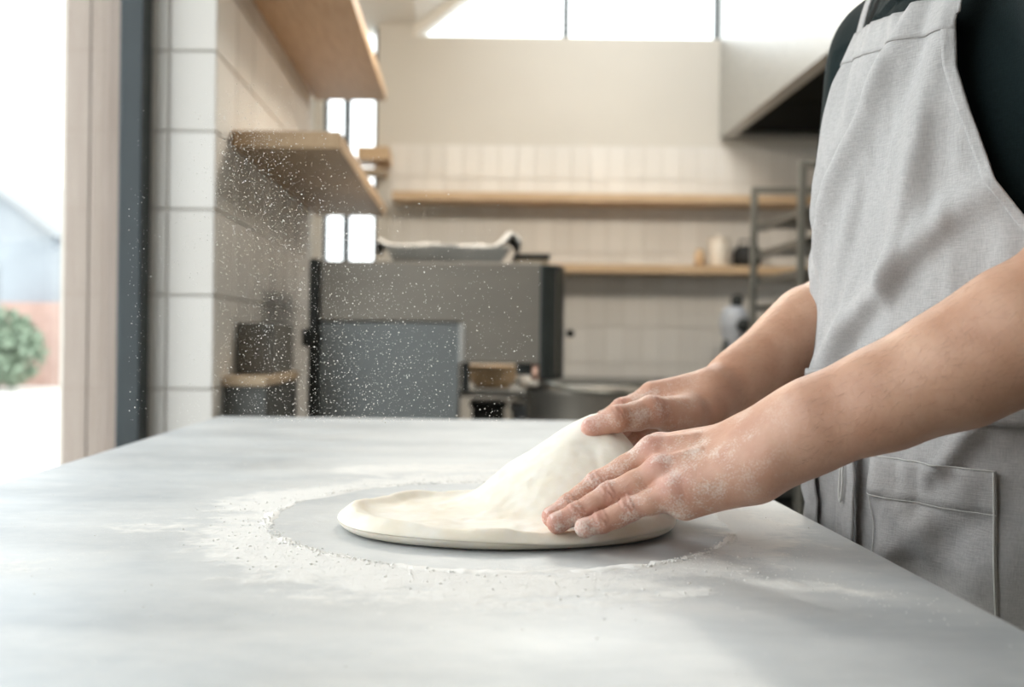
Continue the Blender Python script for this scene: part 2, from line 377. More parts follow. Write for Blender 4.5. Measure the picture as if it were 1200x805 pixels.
def skin_mat():
    m = bpy.data.materials.new('skin'); m.use_nodes = True; N, L = nodes_of(m); b = N['Principled BSDF']
    tc = N.new('ShaderNodeTexCoord')
    def noise(s, d=4, st=(1, 1, 1)):
        mp = N.new('ShaderNodeMapping'); mp.inputs['Scale'].default_value = st; L.new(tc.outputs['Object'], mp.inputs['Vector'])
        n = N.new('ShaderNodeTexNoise'); n.inputs['Scale'].default_value = s; n.inputs['Detail'].default_value = d; L.new(mp.outputs[0], n.inputs['Vector']); return n.outputs[0]
    def mixc(f, a, c):
        x = N.new('ShaderNodeMix'); x.data_type = 'RGBA'
        for i, v in ((6, a), (7, c)):
            if isinstance(v, tuple): x.inputs[i].default_value = (*v, 1)
            else: L.new(v, x.inputs[i])
        L.new(f, x.inputs[0]); return x.outputs[2]
    def rng_(v, lo, hi, a=0.0, c=1.0):
        n = N.new('ShaderNodeMapRange'); L.new(v, n.inputs[0]); n.inputs[1].default_value = lo; n.inputs[2].default_value = hi; n.inputs[3].default_value = a; n.inputs[4].default_value = c; return n.outputs[0]
    def mul(a, c, op='MULTIPLY'):
        n = N.new('ShaderNodeMath'); n.operation = op
        for i, v in ((0, a), (1, c)):
            if isinstance(v, (int, float)): n.inputs[i].default_value = v
            else: L.new(v, n.inputs[i])
        return n.outputs[0]
    def attr(nm):
        n = N.new('ShaderNodeAttribute'); n.attribute_name = nm; return n.outputs['Fac']
    base = mixc(rng_(noise(22), 0.35, 0.65), (0.56, 0.34, 0.235), (0.44, 0.235, 0.15))
    base = mixc(rng_(noise(160, 3), 0.56, 0.75, 0, 0.18), base, (0.40, 0.20, 0.13))
    red = mixc(rng_(noise(60), 0.35, 0.65), (0.64, 0.385, 0.31), (0.52, 0.255, 0.195))
    c = mixc(attr('red'), base, red)
    c = mixc(mul(attr('crease'), 0.6), c, (0.36, 0.15, 0.11))
    f = mul(attr('flour'), rng_(mul(mul(noise(650, 3), 0.55), mul(noise(55, 5), 0.85), 'ADD'), 0.70, 0.92), 'MULTIPLY')
    c = mixc(f, c, (0.84, 0.80, 0.74))
    L.new(c, b.inputs['Base Color']); L.new(rng_(f, 0, 1, 0.46, 0.9), b.inputs['Roughness'])
    b.inputs['Specular IOR Level'].default_value = 0.4
    b.inputs['Subsurface Weight'].default_value = 0.18; b.inputs['Subsurface Radius'].default_value = (0.010, 0.0045, 0.0025); b.inputs['Subsurface Scale'].default_value = 0.5
    h = mul(mul(noise(240, 4), 0.7), mul(noise(700, 2), 0.3), 'ADD'); h = mul(h, mul(attr('crease'), -0.5), 'ADD'); h = mul(h, mul(f, 0.5), 'ADD')
    bp = N.new('ShaderNodeBump'); bp.inputs['Strength'].default_value = 0.55; bp.inputs['Distance'].default_value = 0.0011
    L.new(h, bp.inputs['Height']); L.new(bp.outputs[0], b.inputs['Normal']); return m
M['skin'] = skin_mat()
def cloth_mat(name, c1, c2, scale=900, bump=0.5, mott=9):
    m = bpy.data.materials.new(name); m.use_nodes = True; N, L = nodes_of(m); b = N['Principled BSDF']; b.inputs['Roughness'].default_value = 0.92
    b.inputs['Specular IOR Level'].default_value = 0.15; b.inputs['Sheen Weight'].default_value = 0.05
    tc = N.new('ShaderNodeTexCoord'); outs = []
    for st in ((scale, scale, scale * 0.16), (scale * 0.14, scale * 0.14, scale)):
        mp = N.new('ShaderNodeMapping'); mp.inputs['Scale'].default_value = st; L.new(tc.outputs['Object'], mp.inputs['Vector'])
        n = N.new('ShaderNodeTexNoise'); n.inputs['Scale'].default_value = 1; n.inputs['Detail'].default_value = 2; L.new(mp.outputs[0], n.inputs['Vector']); outs.append(n.outputs[0])
    ad = N.new('ShaderNodeMath'); ad.operation = 'ADD'; L.new(outs[0], ad.inputs[0]); L.new(outs[1], ad.inputs[1])
    n = N.new('ShaderNodeTexNoise'); n.inputs['Scale'].default_value = mott; n.inputs['Detail'].default_value = 6; L.new(tc.outputs['Object'], n.inputs['Vector'])
    a2 = N.new('ShaderNodeMath'); a2.operation = 'MULTIPLY_ADD'; a2.inputs[1].default_value = 0.5; L.new(n.outputs[0], a2.inputs[0]); L.new(ad.outputs[0], a2.inputs[2])
    mr = N.new('ShaderNodeMapRange'); mr.inputs[1].default_value = 0.85; mr.inputs[2].default_value = 1.65; L.new(a2.outputs[0], mr.inputs[0])
    mx = N.new('ShaderNodeMix'); mx.data_type = 'RGBA'; mx.inputs[6].default_value = (*c1, 1); mx.inputs[7].default_value = (*c2, 1)
    L.new(mr.outputs[0], mx.inputs[0]); L.new(mx.outputs[2], b.inputs['Base Color'])
    bp = N.new('ShaderNodeBump'); bp.inputs['Strength'].default_value = bump; bp.inputs['Distance'].default_value = 0.0008
    L.new(ad.outputs[0], bp.inputs['Height']); L.new(bp.outputs[0], b.inputs['Normal']); return m
M['apron'] = cloth_mat('grey_linen', (0.36, 0.355, 0.355), (0.48, 0.47, 0.468))
M['shirt'] = cloth_mat('dark_teal_jersey', (0.004, 0.009, 0.010), (0.008, 0.017, 0.018), 1400, 0.3)

# ------------------------------------------------------------------ the room
def struct(o): o['kind'] = 'structure'; return o
XL, XR, YB, YF = -0.86, 3.2, 5.2, -3.0
struct(box('floor', (XL - 0.04, YF - 0.2, -0.1), (XR + 0.2, YB + 0.2, 0.0), M['floor']))
# back wall with a clerestory gable opening and a narrow side window
SILL = 2.74; RX0, RZ0 = -0.30, 2.76; RIDGE = 1.30; SL = 0.78; RZ1 = RZ0 + SL * (RIDGE - RX0)
wb = struct(boxes('wall_back', [((-0.96, YB, 0), (-0.815, YB + 0.2, 3.0)), ((-0.815, YB, 0), (-0.515, YB + 0.2, 1.10)),
                         ((-0.515, YB, 0), (XR, YB + 0.2, SILL)), ((-0.515, YB, SILL), (RX0, YB + 0.2, 3.0)),
                         ((2.9, YB, SILL), (XR, YB + 0.2, 3.4))], M['plaster']))
struct(boxes('wall_left', [((XL - 0.2, 2.44, 0), (XL, YB + 0.2, 3.3)), ((XL - 0.2, YF, 2.95), (XL, 2.42, 3.3)), ((XL - 0.2, YF - 0.2, 0), (XL, -0.42, 3.3))], M['plaster']))
struct(box('wall_right', (XR, YF - 0.2, 0), (XR + 0.2, YB + 0.2, 3.4), M['plaster']))
struct(box('wall_front', (XL, YF - 0.2, 0), (XR, YF, 4.2), M['plaster']))
# sloping ceiling with an unseen skylight added in its left slope for the back wall
SKX0, SKX1, SKY0, SKY1 = 0.05, 1.22, 2.4, 4.95
def zc_(x): return (RZ0 + 0.04 + SL * (x - RX0)) if x <= RIDGE else RZ1 + 0.04 - 0.42 * (x - RIDGE)
ce = struct(prism('ceiling', [(XL - 0.2, 2.80), (RX0, RZ0 + 0.04), (SKX0, zc_(SKX0)), (SKX0, zc_(SKX0) + .14), (RX0, RZ0 + .18), (XL - .2, 2.94)], 'y', YF - 0.2, YB + 0.2, M['ceiling']))
prism('slope_panel', [(SKX1, zc_(SKX1)), (RIDGE, RZ1 + 0.04), (XR + 0.2, zc_(XR + 0.2)), (XR + 0.2, zc_(XR + 0.2) + .14), (RIDGE, RZ1 + .18), (SKX1, zc_(SKX1) + .14)], 'y', YF - 0.2, YB + 0.2, M['ceiling'], ce)
for ya, yb in ((YF - .2, SKY0), (SKY1, YB + .2)):
    prism('slope_panel', [(SKX0, zc_(SKX0)), (SKX1, zc_(SKX1)), (SKX1, zc_(SKX1) + .14), (SKX0, zc_(SKX0) + .14)], 'y', ya, yb, M['ceiling'], ce)
# pier of the left wall, tiled
struct(box('wall_pier', (XL, 2.41, 0), (-0.661, 3.84, 2.80), M['grout']))
pier = bpy.data.objects['wall_pier']
tile_cache = {}
def tile(parent, lo, hi):
    lo, hi = Vector(lo), Vector(hi); s = hi - lo; key = tuple(round(v, 4) for v in s)
    if key not in tile_cache:
        bm = bmesh.new(); add_box(bm, -s / 2, s / 2, 0.0022, 1); me = bm_mesh(bm, 'tile'); me.materials.append(M['tile']); tile_cache[key] = me
    o = bpy.data.objects.new('tile', tile_cache[key]); COL.objects.link(o); o.parent = parent
    o.location = (lo + hi) / 2 + Vector((random.uniform(-.0004, .0004), random.uniform(-.0004, .0004), 0)); return o
ZP = [0.515, 0.72, 0.925, 1.165, 1.385, 1.585, 1.79, 1.99, 2.19, 2.39, 2.59, 2.795]
g = 0.0025
for z0, z1 in zip(ZP, ZP[1:]):
    for x0, x1 in ((XL, -0.771), (-0.771, -0.651)):
        tile(pier, (x0 + g, 2.40, z0 + g), (x1 - g + (0.0 if x1 < -0.7 else g), 2.41, z1 - g))
    y = 2.41
    for k in range(7): tile(pier, (-0.661, y + (g if k else 0), z0 + g), (-0.651, y + 0.2 - g, z1 - g)); y += 0.2045
# back wall tiles, stacked upright
zr = [0.734, 0.937, 1.14, 1.344, 1.547, 1.75, 1.953, 2.14]
for z0, z1 in zip(zr, zr[1:]):
    for k in range(36):
        x0 = -0.44 + k * 0.1005
        tile(wb, (x0 + .0015, YB - 0.006, z0 + .0015), (x0 + 0.1005 - .0015, YB, z1 - .0015))

# windows
def window_part(name, lst, m, parent, bev=0.003): return boxes(name, lst, m, parent, bev)
w1 = struct(box('window_1', (-0.875, 2.335, 0.0), (-0.815, 2.405, 2.95), M['frame'], bev=0.004))
window_part('frame_post', [((-0.885, -0.42, 0), (-0.835, -0.36, 2.95))], M['frame'], w1)
window_part('frame_rail', [((-0.885, -0.36, 2.88), (-0.835, 2.335, 2.95)), ((-0.885, -0.36, 0.0), (-0.835, 2.335, 0.06))], M['frame'], w1)
for a, b in ((-0.36, 2.335),): box('pane', (-0.866, a, 0.06), (-0.858, b, 2.88), M['glass'], w1)
w2 = struct(boxes('window_2', [((-0.815, YB + 0.05, 1.10), (-0.795, YB + 0.1, 2.8)), ((-0.535, YB + 0.05, 1.10), (-0.515, YB + 0.1, 2.8)), ((-0.795, YB + 0.05, 1.1), (-0.535, YB + 0.1, 1.13))], M['frame']))
box('mullion', (-0.70, YB - 0.01, 1.10), (-0.665, YB + 0.08, 2.62), M['frame'], w2)
box('transom', (-0.80, YB + 0.02, 2.60), (-0.50, YB + 0.09, 2.65), M['frame'], w2)
box('pane', (-0.80, YB + 0.07, 1.12), (-0.52, YB + 0.075, 2.8), M['glass'], w2)
w3 = struct(prism('window_3', [(RX0 - 0.02, RZ0 - 0.03), (RIDGE, RZ1 - 0.03), (RIDGE, RZ1 + 0.04), (RX0 - 0.02, RZ0 + 0.04)], 'y', YB - 0.01, YB + 0.12, M['ceiling']))
box('mullion', (0.512, YB + 0.03, SILL), (0.545, YB + 0.09, 3.42), M['dark_metal'], w3)
box('mullion', (1.36, YB + 0.03, SILL), (1.40, YB + 0.09, 3.98), M['dark_metal'], w3)
prism('pane', [(RX0, SILL), (2.9, SILL), (2.9, 3.4), (RIDGE, RZ1)], 'y', YB + 0.06, YB + 0.066, M['glass'], w3)
w4 = struct(prism('added_skylight', [(SKX0 - .02, zc_(SKX0) + .12), (SKX0 + .03, zc_(SKX0) + .16), (SKX0 + .03, zc_(SKX0) + .2), (SKX0 - .02, zc_(SKX0) + .17)], 'y', SKY0, SKY1, M['frame']))  # unseen skylight, added to let more daylight onto the back wall
prism('pane', [(SKX0, zc_(SKX0) + .145), (SKX1, zc_(SKX1) + .145), (SKX1, zc_(SKX1) + .153), (SKX0, zc_(SKX0) + .153)], 'y', SKY0, SKY1, M['glass'], w4)
# timber boards outside the glass, beside the corner
t1 = struct(box('trim_1', (-1.035, 2.41, -0.05), (-0.89, 2.438, 2.94), M['timber']))
for x0, x1 in ((-1.032, -0.97), (-0.967, -0.885)): box('timber_board', (x0, 2.392, -0.05), (x1, 2.409, 2.94), M['timber'], t1, 0.003)

# ------------------------------------------------------------------ outdoors
struct(box('ground_outside', (-70, -40, -0.16), (XL - 0.02, 60, -0.06), M['paving']))
h = empty('neighbour_house', (-10.0, 22, -0.06))
def rel(o, p): o.location = Vector(o.location) - Vector(p.location); return o
hp = [(-14.5, -0.06), (-9.35, -0.06), (-9.35, 3.35), (-11.6, 5.0), (-14.5, 5.0)]
rel(prism('gable_wall', hp, 'y', 21, 27, M['slate'], h), h)
rel(prism('roof', [(-9.2, 3.24), (-9.2, 3.42), (-11.6, 5.2), (-14.6, 5.2), (-14.6, 5.05), (-11.6, 5.05)], 'y', 20.8, 27, M['roof'], h), h)
rel(box('brick_annexe', (-10.1, 20.2, -0.06), (-8.6, 21, 1.75), M['brick'], h), h)
rel(box('lean_to', (-9.35, 21, -0.06), (-8.3, 25, 2.95), M['slate'], h), h)
rel(box('window_pane', (-11.5, 20.97, 1.6), (-10.5, 21.02, 2.7), M['roof'], h), h)
tag(h, 'blue-grey gabled house with a red brick annexe across the pale paving', 'house')
def shrub(name, c, r, n, label, seed):
    R = np.random.default_rng(seed); p = R.normal(size=(n, 3)); p /= np.linalg.norm(p, axis=1)[:, None]; p *= (R.random(n) ** 0.4)[:, None] * np.array(r)
    d = R.normal(size=(n, 3)); d /= np.linalg.norm(d, axis=1)[:, None]; e = np.cross(d, R.normal(size=(n, 3))); e /= np.linalg.norm(e, axis=1)[:, None]
    s = 0.09 * (0.6 + R.random(n))[:, None]
    V = np.stack([p + d * s, p + e * s * 0.5, p - d * s, p - e * s * 0.5], 1).reshape(-1, 3)
    o = empty(name, c); f = link('foliage', np_mesh('foliage', V, np.arange(4 * n).reshape(-1, 4), False), M['leaf'], o); f['kind'] = 'stuff'
    tube('stem', [(0, 0, -c[2] - 0.06), (0, 0, 0)], 0.06, M['bark'], o)
    return tag(o, label, 'shrub')
shrub('green_shrub', (-9.3, 18.5, 0.75), (0.95, 0.7, 0.8), 1800, 'round green shrub in front of the blue-grey house', 3)

# ------------------------------------------------------------------ worktable
TX0, TX1, TY0, TY1, TZ = -0.502, 0.318, 0.06, 1.89, 0.90
wt = empty('worktable', (0, 0, 0)); tag(wt, 'long stainless steel worktable dusted with flour, dough lying on it', 'table')
bm = bmesh.new(); add_box(bm, (TX0, TY0, TZ - 0.04), (TX1, TY1, TZ), 0.004, 2)
link('tabletop', bm_mesh(bm, 'tabletop'), M['table'], wt)
for x in (TX0 + 0.06, TX1 - 0.06):
    for y in (TY0 + 0.08, TY1 - 0.08): tube('leg', [(x, y, 0.0), (x, y, TZ - 0.04)], 0.02, M['steel'], wt, 16)
box('undershelf', (TX0 + 0.05, TY0 + 0.07, 0.22), (TX1 - 0.05, TY1 - 0.07, 0.24), M['steel'], wt, 0.003)
box('apron_rail', (TX0 + 0.04, TY1 - 0.06, TZ - 0.10), (TX1 - 0.04, TY1 - 0.035, TZ - 0.04), M['steel'], wt, 0.002)

# ------------------------------------------------------------------ dough
DC = np.array([0.034, 0.805]); DR = 0.152
PK = np.array([0.122, 0.885]); PH = 0.082
def dough():
    nr, na = 90, 220
    rr = np.concatenate([np.linspace(0.0, 0.86, 55), 0.86 + 0.14 * np.sin(np.linspace(0, PI / 2, 36))[1:]])
    th = np.linspace(0, 2 * PI, na, endpoint=False)
    Rr, Th = np.meshgrid(rr, th, indexing='ij')
    edge = 1 + 0.018 * np.sin(2 * Th + 0.6) + 0.012 * np.sin(3 * Th + 2.0) + 0.006 * np.sin(7 * Th)
    ry = np.where(np.sin(Th) > 0, 0.100 + 0.052 * sstep(-0.35, 0.75, np.cos(Th)), 0.102)
    X = DC[0] + 0.143 * edge * Rr * np.cos(Th); Y = DC[1] + ry * edge * Rr * np.sin(Th)
    rim = np.exp(-((Rr - 0.90) / 0.075) ** 2)
    hgt = 0.0120 + 0.0048 * rim * (1 + 0.5 * vnoise(Th * 3, Th * 0, 5)) + 0.0007 * vnoise(X * 45, Y * 45, 8) + 0.0005 * vnoise(X * 130, Y * 130, 9) - 0.0008 * sstep(.55, .9, vnoise(X * 70 + 3, Y * 70, 10))
    # roll-off at the edge (upper half of the rounded rim)
    e = np.clip((Rr - 0.90) / 0.10, 0, 1); up = np.sqrt(np.clip(1 - e * e, 0, 1))
    mid = 0.008
    # tent pulled up by the hand
    dx, dy = X - PK[0], Y - PK[1]
    c, s = math.cos(0.35), math.sin(0.35)
    u = c * dx + s * dy; v = -s * dx + c * dy
    su = np.where(u < 0, 0.150, 0.066); sv = np.where(v < 0, 0.125, 0.070)
    q = np.sqrt((u / su) ** 2 + (v / sv) ** 2 + 0.020)
    w_ = np.clip(1.10 - q, 0, 1.2); lift = PH * (0.5 * (w_ + np.sqrt(w_ * w_ + .0)) ) ** 1.30 * sstep(0, .5, w_)
    ang = np.arctan2(v, u); lift *= 1 + 0.018 * np.sin(ang * 7 + 1.0) * sstep(0.15, 0.5, q) * sstep(1.0, .7, q)
    # the spread fingers press the sheet down near the front right
    press = np.exp(-(((X - 0.075) / 0.05) ** 2 + ((Y - 0.722) / 0.025) ** 2))
    top = lift + np.where(Rr > 0.90, mid + (hgt - mid) * up, hgt) - 0.004 * press
    thick = 0.010 + 0.004 * rim
    bot = np.maximum(lift * 1.0 - 0.002, 0.0); bot = np.where(lift < 0.012, 0.0, lift - 0.0) * 0.88
    botr = np.where(Rr > 0.90, mid - (mid - 0.0) * up, 0.0) + bot
    botr = np.minimum(botr, top - 0.0005)
    n = nr_ = Rr.shape[0]
    Vt = np.stack([X, Y, TZ + 0.0008 + top], -1).reshape(-1, 3); Vb = np.stack([X, Y, TZ + 0.0008 + botr], -1).reshape(-1, 3)
    Q = grid_faces(na, n, True); V = np.concatenate([Vt, Vb]); Q = np.concatenate([Q[:, ::-1], Q + len(Vt)])
    I = np.arange(na); a = (n - 1) * na + I; b = (n - 1) * na + (I + 1) % na
    Q = np.concatenate([Q, np.stack([a, b, b + len(Vt), a + len(Vt)], -1)])
    me = np_mesh('pizza_dough', V, Q); bm = bmesh.new(); bm.from_mesh(me); bmesh.ops.remove_doubles(bm, verts=bm.verts[:], dist=2e-5)
    bmesh.ops.recalc_face_normals(bm, faces=bm.faces[:]); bm.to_mesh(me); bm.free()
    me.polygons.foreach_set('use_smooth', [True] * len(me.polygons))
    o = link('pizza_dough', me, M['dough']); tag(o, 'round of raw pizza dough, one side lifted by the hands, on the steel table', 'dough')
    return o
dough()

# ------------------------------------------------------------------ loose flour
ICO = None
def blobs(name, P, S, m, seed, flat=1.0, octa=False):
    """many little irregular grains as one mesh"""
    R = np.random.default_rng(seed)
    if octa:
        bv = np.array([(1, 0, 0), (-1, 0, 0), (0, 1, 0), (0, -1, 0), (0, 0, 1), (0, 0, -1)], float)
        bf = np.array([(0, 2, 4), (2, 1, 4), (1, 3, 4), (3, 0, 4), (2, 0, 5), (1, 2, 5), (3, 1, 5), (0, 3, 5)])
    else:
        bm = bmesh.new(); bmesh.ops.create_icosphere(bm, subdivisions=1, radius=1); bv = np.array([v.co for v in bm.verts]); bf = np.array([[v.index for v in f.verts] for f in bm.faces]); bm.free()
    n = len(P); sc = S[:, None] * (0.6 + 0.8 * R.random((n, 3))); sc[:, 2] *= flat
    V = P[:, None, :] + bv[None] * sc[:, None, :] * (0.75 + 0.5 * R.random((n, len(bv), 1)))
    F = bf[None] + (np.arange(n) * len(bv))[:, None, None]
    return link(name, np_mesh(name, V.reshape(-1, 3), F.reshape(-1, 3), not octa), m)
def ring_flour():
    """raised, crumbly rim of flour where the dough lay"""
    na, nc = 620, 9; th = np.linspace(0, 2 * PI, na, endpoint=False)
    wob = 0.0028 * vnoise(th * 9, th * 0 + .5, 21) + 0.0016 * vnoise(th * 31, th * 0 + .2, 22)
    amp = np.clip(0.30 + 0.9 * vnoise(th * 6, th * 0 + .7, 23) + 0.5 * vnoise(th * 25, th * 0, 24), 0, 1.4)
    amp *= np.where((th > 5.35) | (th < 1.75), np.where((th > 5.9) | (th < 1.6), 0.0, 0.5), 1.0)
    R0 = 0.203 + wob; wd = 0.003 + 0.0045 * amp
    rows = []
    for k in range(nc):
        t = k / (nc - 1) * 2 - 1
        jit = 1 + 0.35 * vnoise(th * 60, th * 0 + k * 1.7, 25)
        z = 0.0013 * amp * (1 - t * t) ** 1.2 * jit - (0.0004 if abs(t) == 1 else 0) - 0.0003 * (amp < 0.08)
        r = R0 + t * wd + 0.0006 * vnoise(th * 70, th * 0 + k * 3.1, 26)
        rows.append(np.stack([RC[0] + r * np.cos(th), RC[1] + r * np.sin(th), TZ + z], -1))
    V = np.concatenate(rows); Q = grid_faces(na, nc, True)
    return link('flour_ring', np_mesh('flour_ring', V, Q), M['flour'])
tag(ring_flour(), 'crumbly ring of loose flour around the dough', None, None, 'stuff')
R = np.random.default_rng(5); n = 1000
th = R.uniform(1.55, 5.75, n); rad = 0.205 + np.abs(R.normal(0, 0.035, n)) * R.choice([1, 1, 1, -0.12], n)
P = np.stack([RC[0] + rad * np.cos(th), RC[1] + rad * np.sin(th), np.full(n, TZ + 0.0002)], -1)
n2 = 450
P2 = np.stack([R.uniform(-0.45, 0.30, n2), R.uniform(0.45, 1.5, n2), np.full(n2, TZ + 0.0002)], -1)
n3 = 130; t = R.random(n3); P3 = np.stack([0.155 + 0.13 * t + R.normal(0, .012, n3), 0.685 - 0.11 * t + R.normal(0, .018, n3), np.full(n3, TZ + 0.0002)], -1)
n4 = 3000; th = R.uniform(1.3, 5.95, n4); r4 = 0.2035 + 0.0028 * vnoise(th * 9, th * 0 + .5, 21) + 0.0016 * vnoise(th * 31, th * 0 + .2, 22) + R.normal(0, .0022, n4)
P4 = np.stack([RC[0] + r4 * np.cos(th), RC[1] + r4 * np.sin(th), TZ + .0002 + .0012 * R.random(n4)], -1)[(vnoise(th * 6, th * 0 + .7, 23) + R.normal(0, .35, n4)) > -.25]
P = np.concatenate([P, P2, P3, P4]); d = np.hypot(P[:, 0] - DC[0], P[:, 1] - DC[1]); P = P[(d > 0.165) & (P[:, 0] < TX1 - 0.01)]
S = 0.00035 + 0.0009 * R.random(len(P)) ** 4; S = np.where(np.hypot(P[:, 0] - RC[0], P[:, 1] - RC[1]) > .28, np.minimum(S, .0006), S)
tag(blobs('flour_crumbs', P, S, M['flour'], 6, 0.55), 'scattered flour crumbs on the steel table', None, None, 'stuff')

# airborne flour drifting left of the dough
n = 9500; R = np.random.default_rng(8)
d = R.uniform(0.69, 0.86, n); v = R.random(n) ** 0.72
py = 95 + v * 400; spread = 28 + 150 * sstep(90, 420, py); cx = 285 + 100 * sstep(120, 480, py)
px = cx + R.normal(0, 1, n) * spread * np.where(R.random(n) < 0.5, 0.55, 1.25)
P = np.stack([at(a, b, c) for a, b, c in zip(px, py, d)]); keep = (P[:, 2] > TZ + 0.004) & (px > 150) & (P[:, 0] < 0.055)
P = P[keep]; S = (0.00022 + 0.00045 * R.random(len(P)) ** 3) * (P[:, 1] / 0.85)
tag(blobs('airborne_flour', P, S, M['flour'], 9, 1.0, True), 'cloud of flour specks drifting in the air left of the dough', None, None, 'stuff')

# ------------------------------------------------------------------ person: arms and hands
JOINTS = []     # (position, axis, radius) of finger joints, for creases
NAILS = []
REDS = []
def finger(F, pts, rs, nail=True, up=None):
    pts = [np.array(p) for p in pts]
    G = Field(np.min(pts, 0) - 0.03, np.max(pts, 0) + 0.03, F.h)
    # align with the main grid
    off = np.round((G.lo - F.lo) / F.h).astype(int); G.lo = F.lo + off * F.h
    G.chain(pts, rs, 0.003)
    for i in range(1, len(pts) - 1):
        a = (pts[i + 1] - pts[i - 1]); a /= np.linalg.norm(a)
        u = up - a * (up @ a); u /= np.linalg.norm(u)
        G.ball(pts[i] + u * rs[i] * 0.10, rs[i] * (1.02 if i == 1 else 0.98), 0.004)
        JOINTS.append((pts[i], a, rs[i], u))
        # pads on the palm side between the joints
        m = (pts[i] * 0.5 + pts[i - 1] * 0.5); G.ball(m - u * rs[i] * 0.18, rs[i] * 0.97, 0.006)
    a = pts[-1] - pts[-2]; L = np.linalg.norm(a); a /= L; u = up - a * (up @ a); u /= np.linalg.norm(u)
    G.ball(pts[-1] - u * rs[-1] * 0.15, rs[-1] * 1.0, 0.004)
    if nail: NAILS.append((pts[-1] - a * rs[-1] * 0.25 + u * (rs[-1] * 1.00 + .0007), a, u, rs[-1]))
    REDS.append((pts[-1], 0.018)); REDS.append((pts[1], 0.012))
    return G, off
def add_group(T, G, off, k):
    a = np.maximum(off, 0); b = np.minimum(off + G.n, T.n); s0 = a - off
    sl = tuple(slice(i, j) for i, j in zip(a, b)); sg = tuple(slice(i, i + (q - p)) for i, p, q in zip(s0, a, b))
    T.d[sl] = T.smin(T.d[sl], G.d[sg], k)
VOX = 0.00135
def near_arm():
    F = Field((0.03, 0.52, 0.885), (0.54, 0.84, 1.30), VOX)
    W1, W2 = at(886, 515, .716), at(886, 549, .682)
    # forearm, elbow, upper arm
    C = [at(888, 531, .695), at(925, 511, .686), at(962, 493, .674), at(1036, 467, .657), at(1121, 431, .639), at(1200, 388, .622), at(1290, 345, .607)]
    F.chain(C, [.0275, .0265, .0285, .0325, .0375, .0415, .0435], 0.02)
    up = np.array([.2, 0, 1.])
    # muscle bellies and the two wrist bones
    F.cap(at(980, 472, .68), at(1180, 384, .635), .018, .029, 0.014)
    F.cap(at(1010, 497, .645), at(1200, 408, .605), .018, .026, 0.014)
    F.cap(W1, at(960, 476, .70), .019, .018, 0.02); F.cap(W2, at(960, 506, .66), .019, .018, 0.02)
    F.ball(at(905, 536, .668), .0135, 0.012)                     # ulna head
    F.cap(C[-1], (0.466, 0.648, 1.29), .043, .044, 0.02)
    mcp = dict(index=at(772, 527, .765), middle=at(766, 530, .738), ring=at(774, 553, .714), pinky=at(789, 577, .698))
    rad = dict(index=.0122, middle=.0122, ring=.0113, pinky=.0103)
    for nme, wpt in (('index', W1), ('middle', W1 * .7 + W2 * .3), ('ring', W1 * .3 + W2 * .7), ('pinky', W2)):
        F.cap(wpt, mcp[nme], .0165, rad[nme], 0.014)
    F.cap(at(875, 560, .69), at(803, 590, .70), .0165, .0125, 0.015)          # edge of the palm
    F.cap(at(850, 552, .735), at(800, 565, .75), .019, .013, 0.015)           # palm filling
    # tendons and knuckles on the back of the hand
    for nme, wq in (('index', .15), ('middle', .38), ('ring', .62), ('pinky', .85)):
        w = (W1 * (1 - wq) + W2 * wq); m = mcp[nme]; n_ = np.array([-.1, -.35, .93])
        F.cap(w * .42 + m * .58 + n_ * .0115, m + n_ * .0088, .0022, .0026, 0.006)
        F.ball(m + n_ * .0025, rad[nme] * .70, 0.008); REDS.append((m + n_ * .008, 0.013))
    for p0, p1 in (((.195, .70, .9965), (.168, .716, .990)), ((.21, .69, 1.0), (.175, .70, .981)), ((.168, .716, .990), (.152, .728, .985))):
        pass
    G = Field(F.lo, F.lo + (F.n - 1) * F.h, VOX); G.d = np.full(F.n, .05, np.float32)
    u0 = np.array([-.25, -.35, .9])
    fs = [([mcp['index'], at(718, 563, .778), at(690, 586, .772), at(670, 598, .768)], [.0112, .0092, .0083, .0074]),
          ([mcp['middle'], at(701, 567, .747), at(668, 592, .742), at(647, 605, .738)], [.0112, .0096, .0086, .0076]),
          ([mcp['ring'], at(715, 580, .722), at(677, 602, .720), at(653, 612, .7175)], [.0108, .0094, .0083, .0074]),
          ([mcp['pinky'], at(738, 597, .706), at(706, 612, .705), at(685, 618, .7045)], [.0098, .0084, .0075, .0067])]
    for p, r in fs:
        g_, off = finger(F, p, r, True, u0); add_group(G, g_, off, 0.0012)
    g_, off = finger(F, [at(858, 545, .745), at(815, 560, .775), at(780, 573, .79), at(752, 582, .80)], [.016, .0125, .0108, .009], True, np.array([0, .8, .6])); add_group(G, g_, off, 0.002)
    F.join(G, 0.0065)
    return F.mesh()
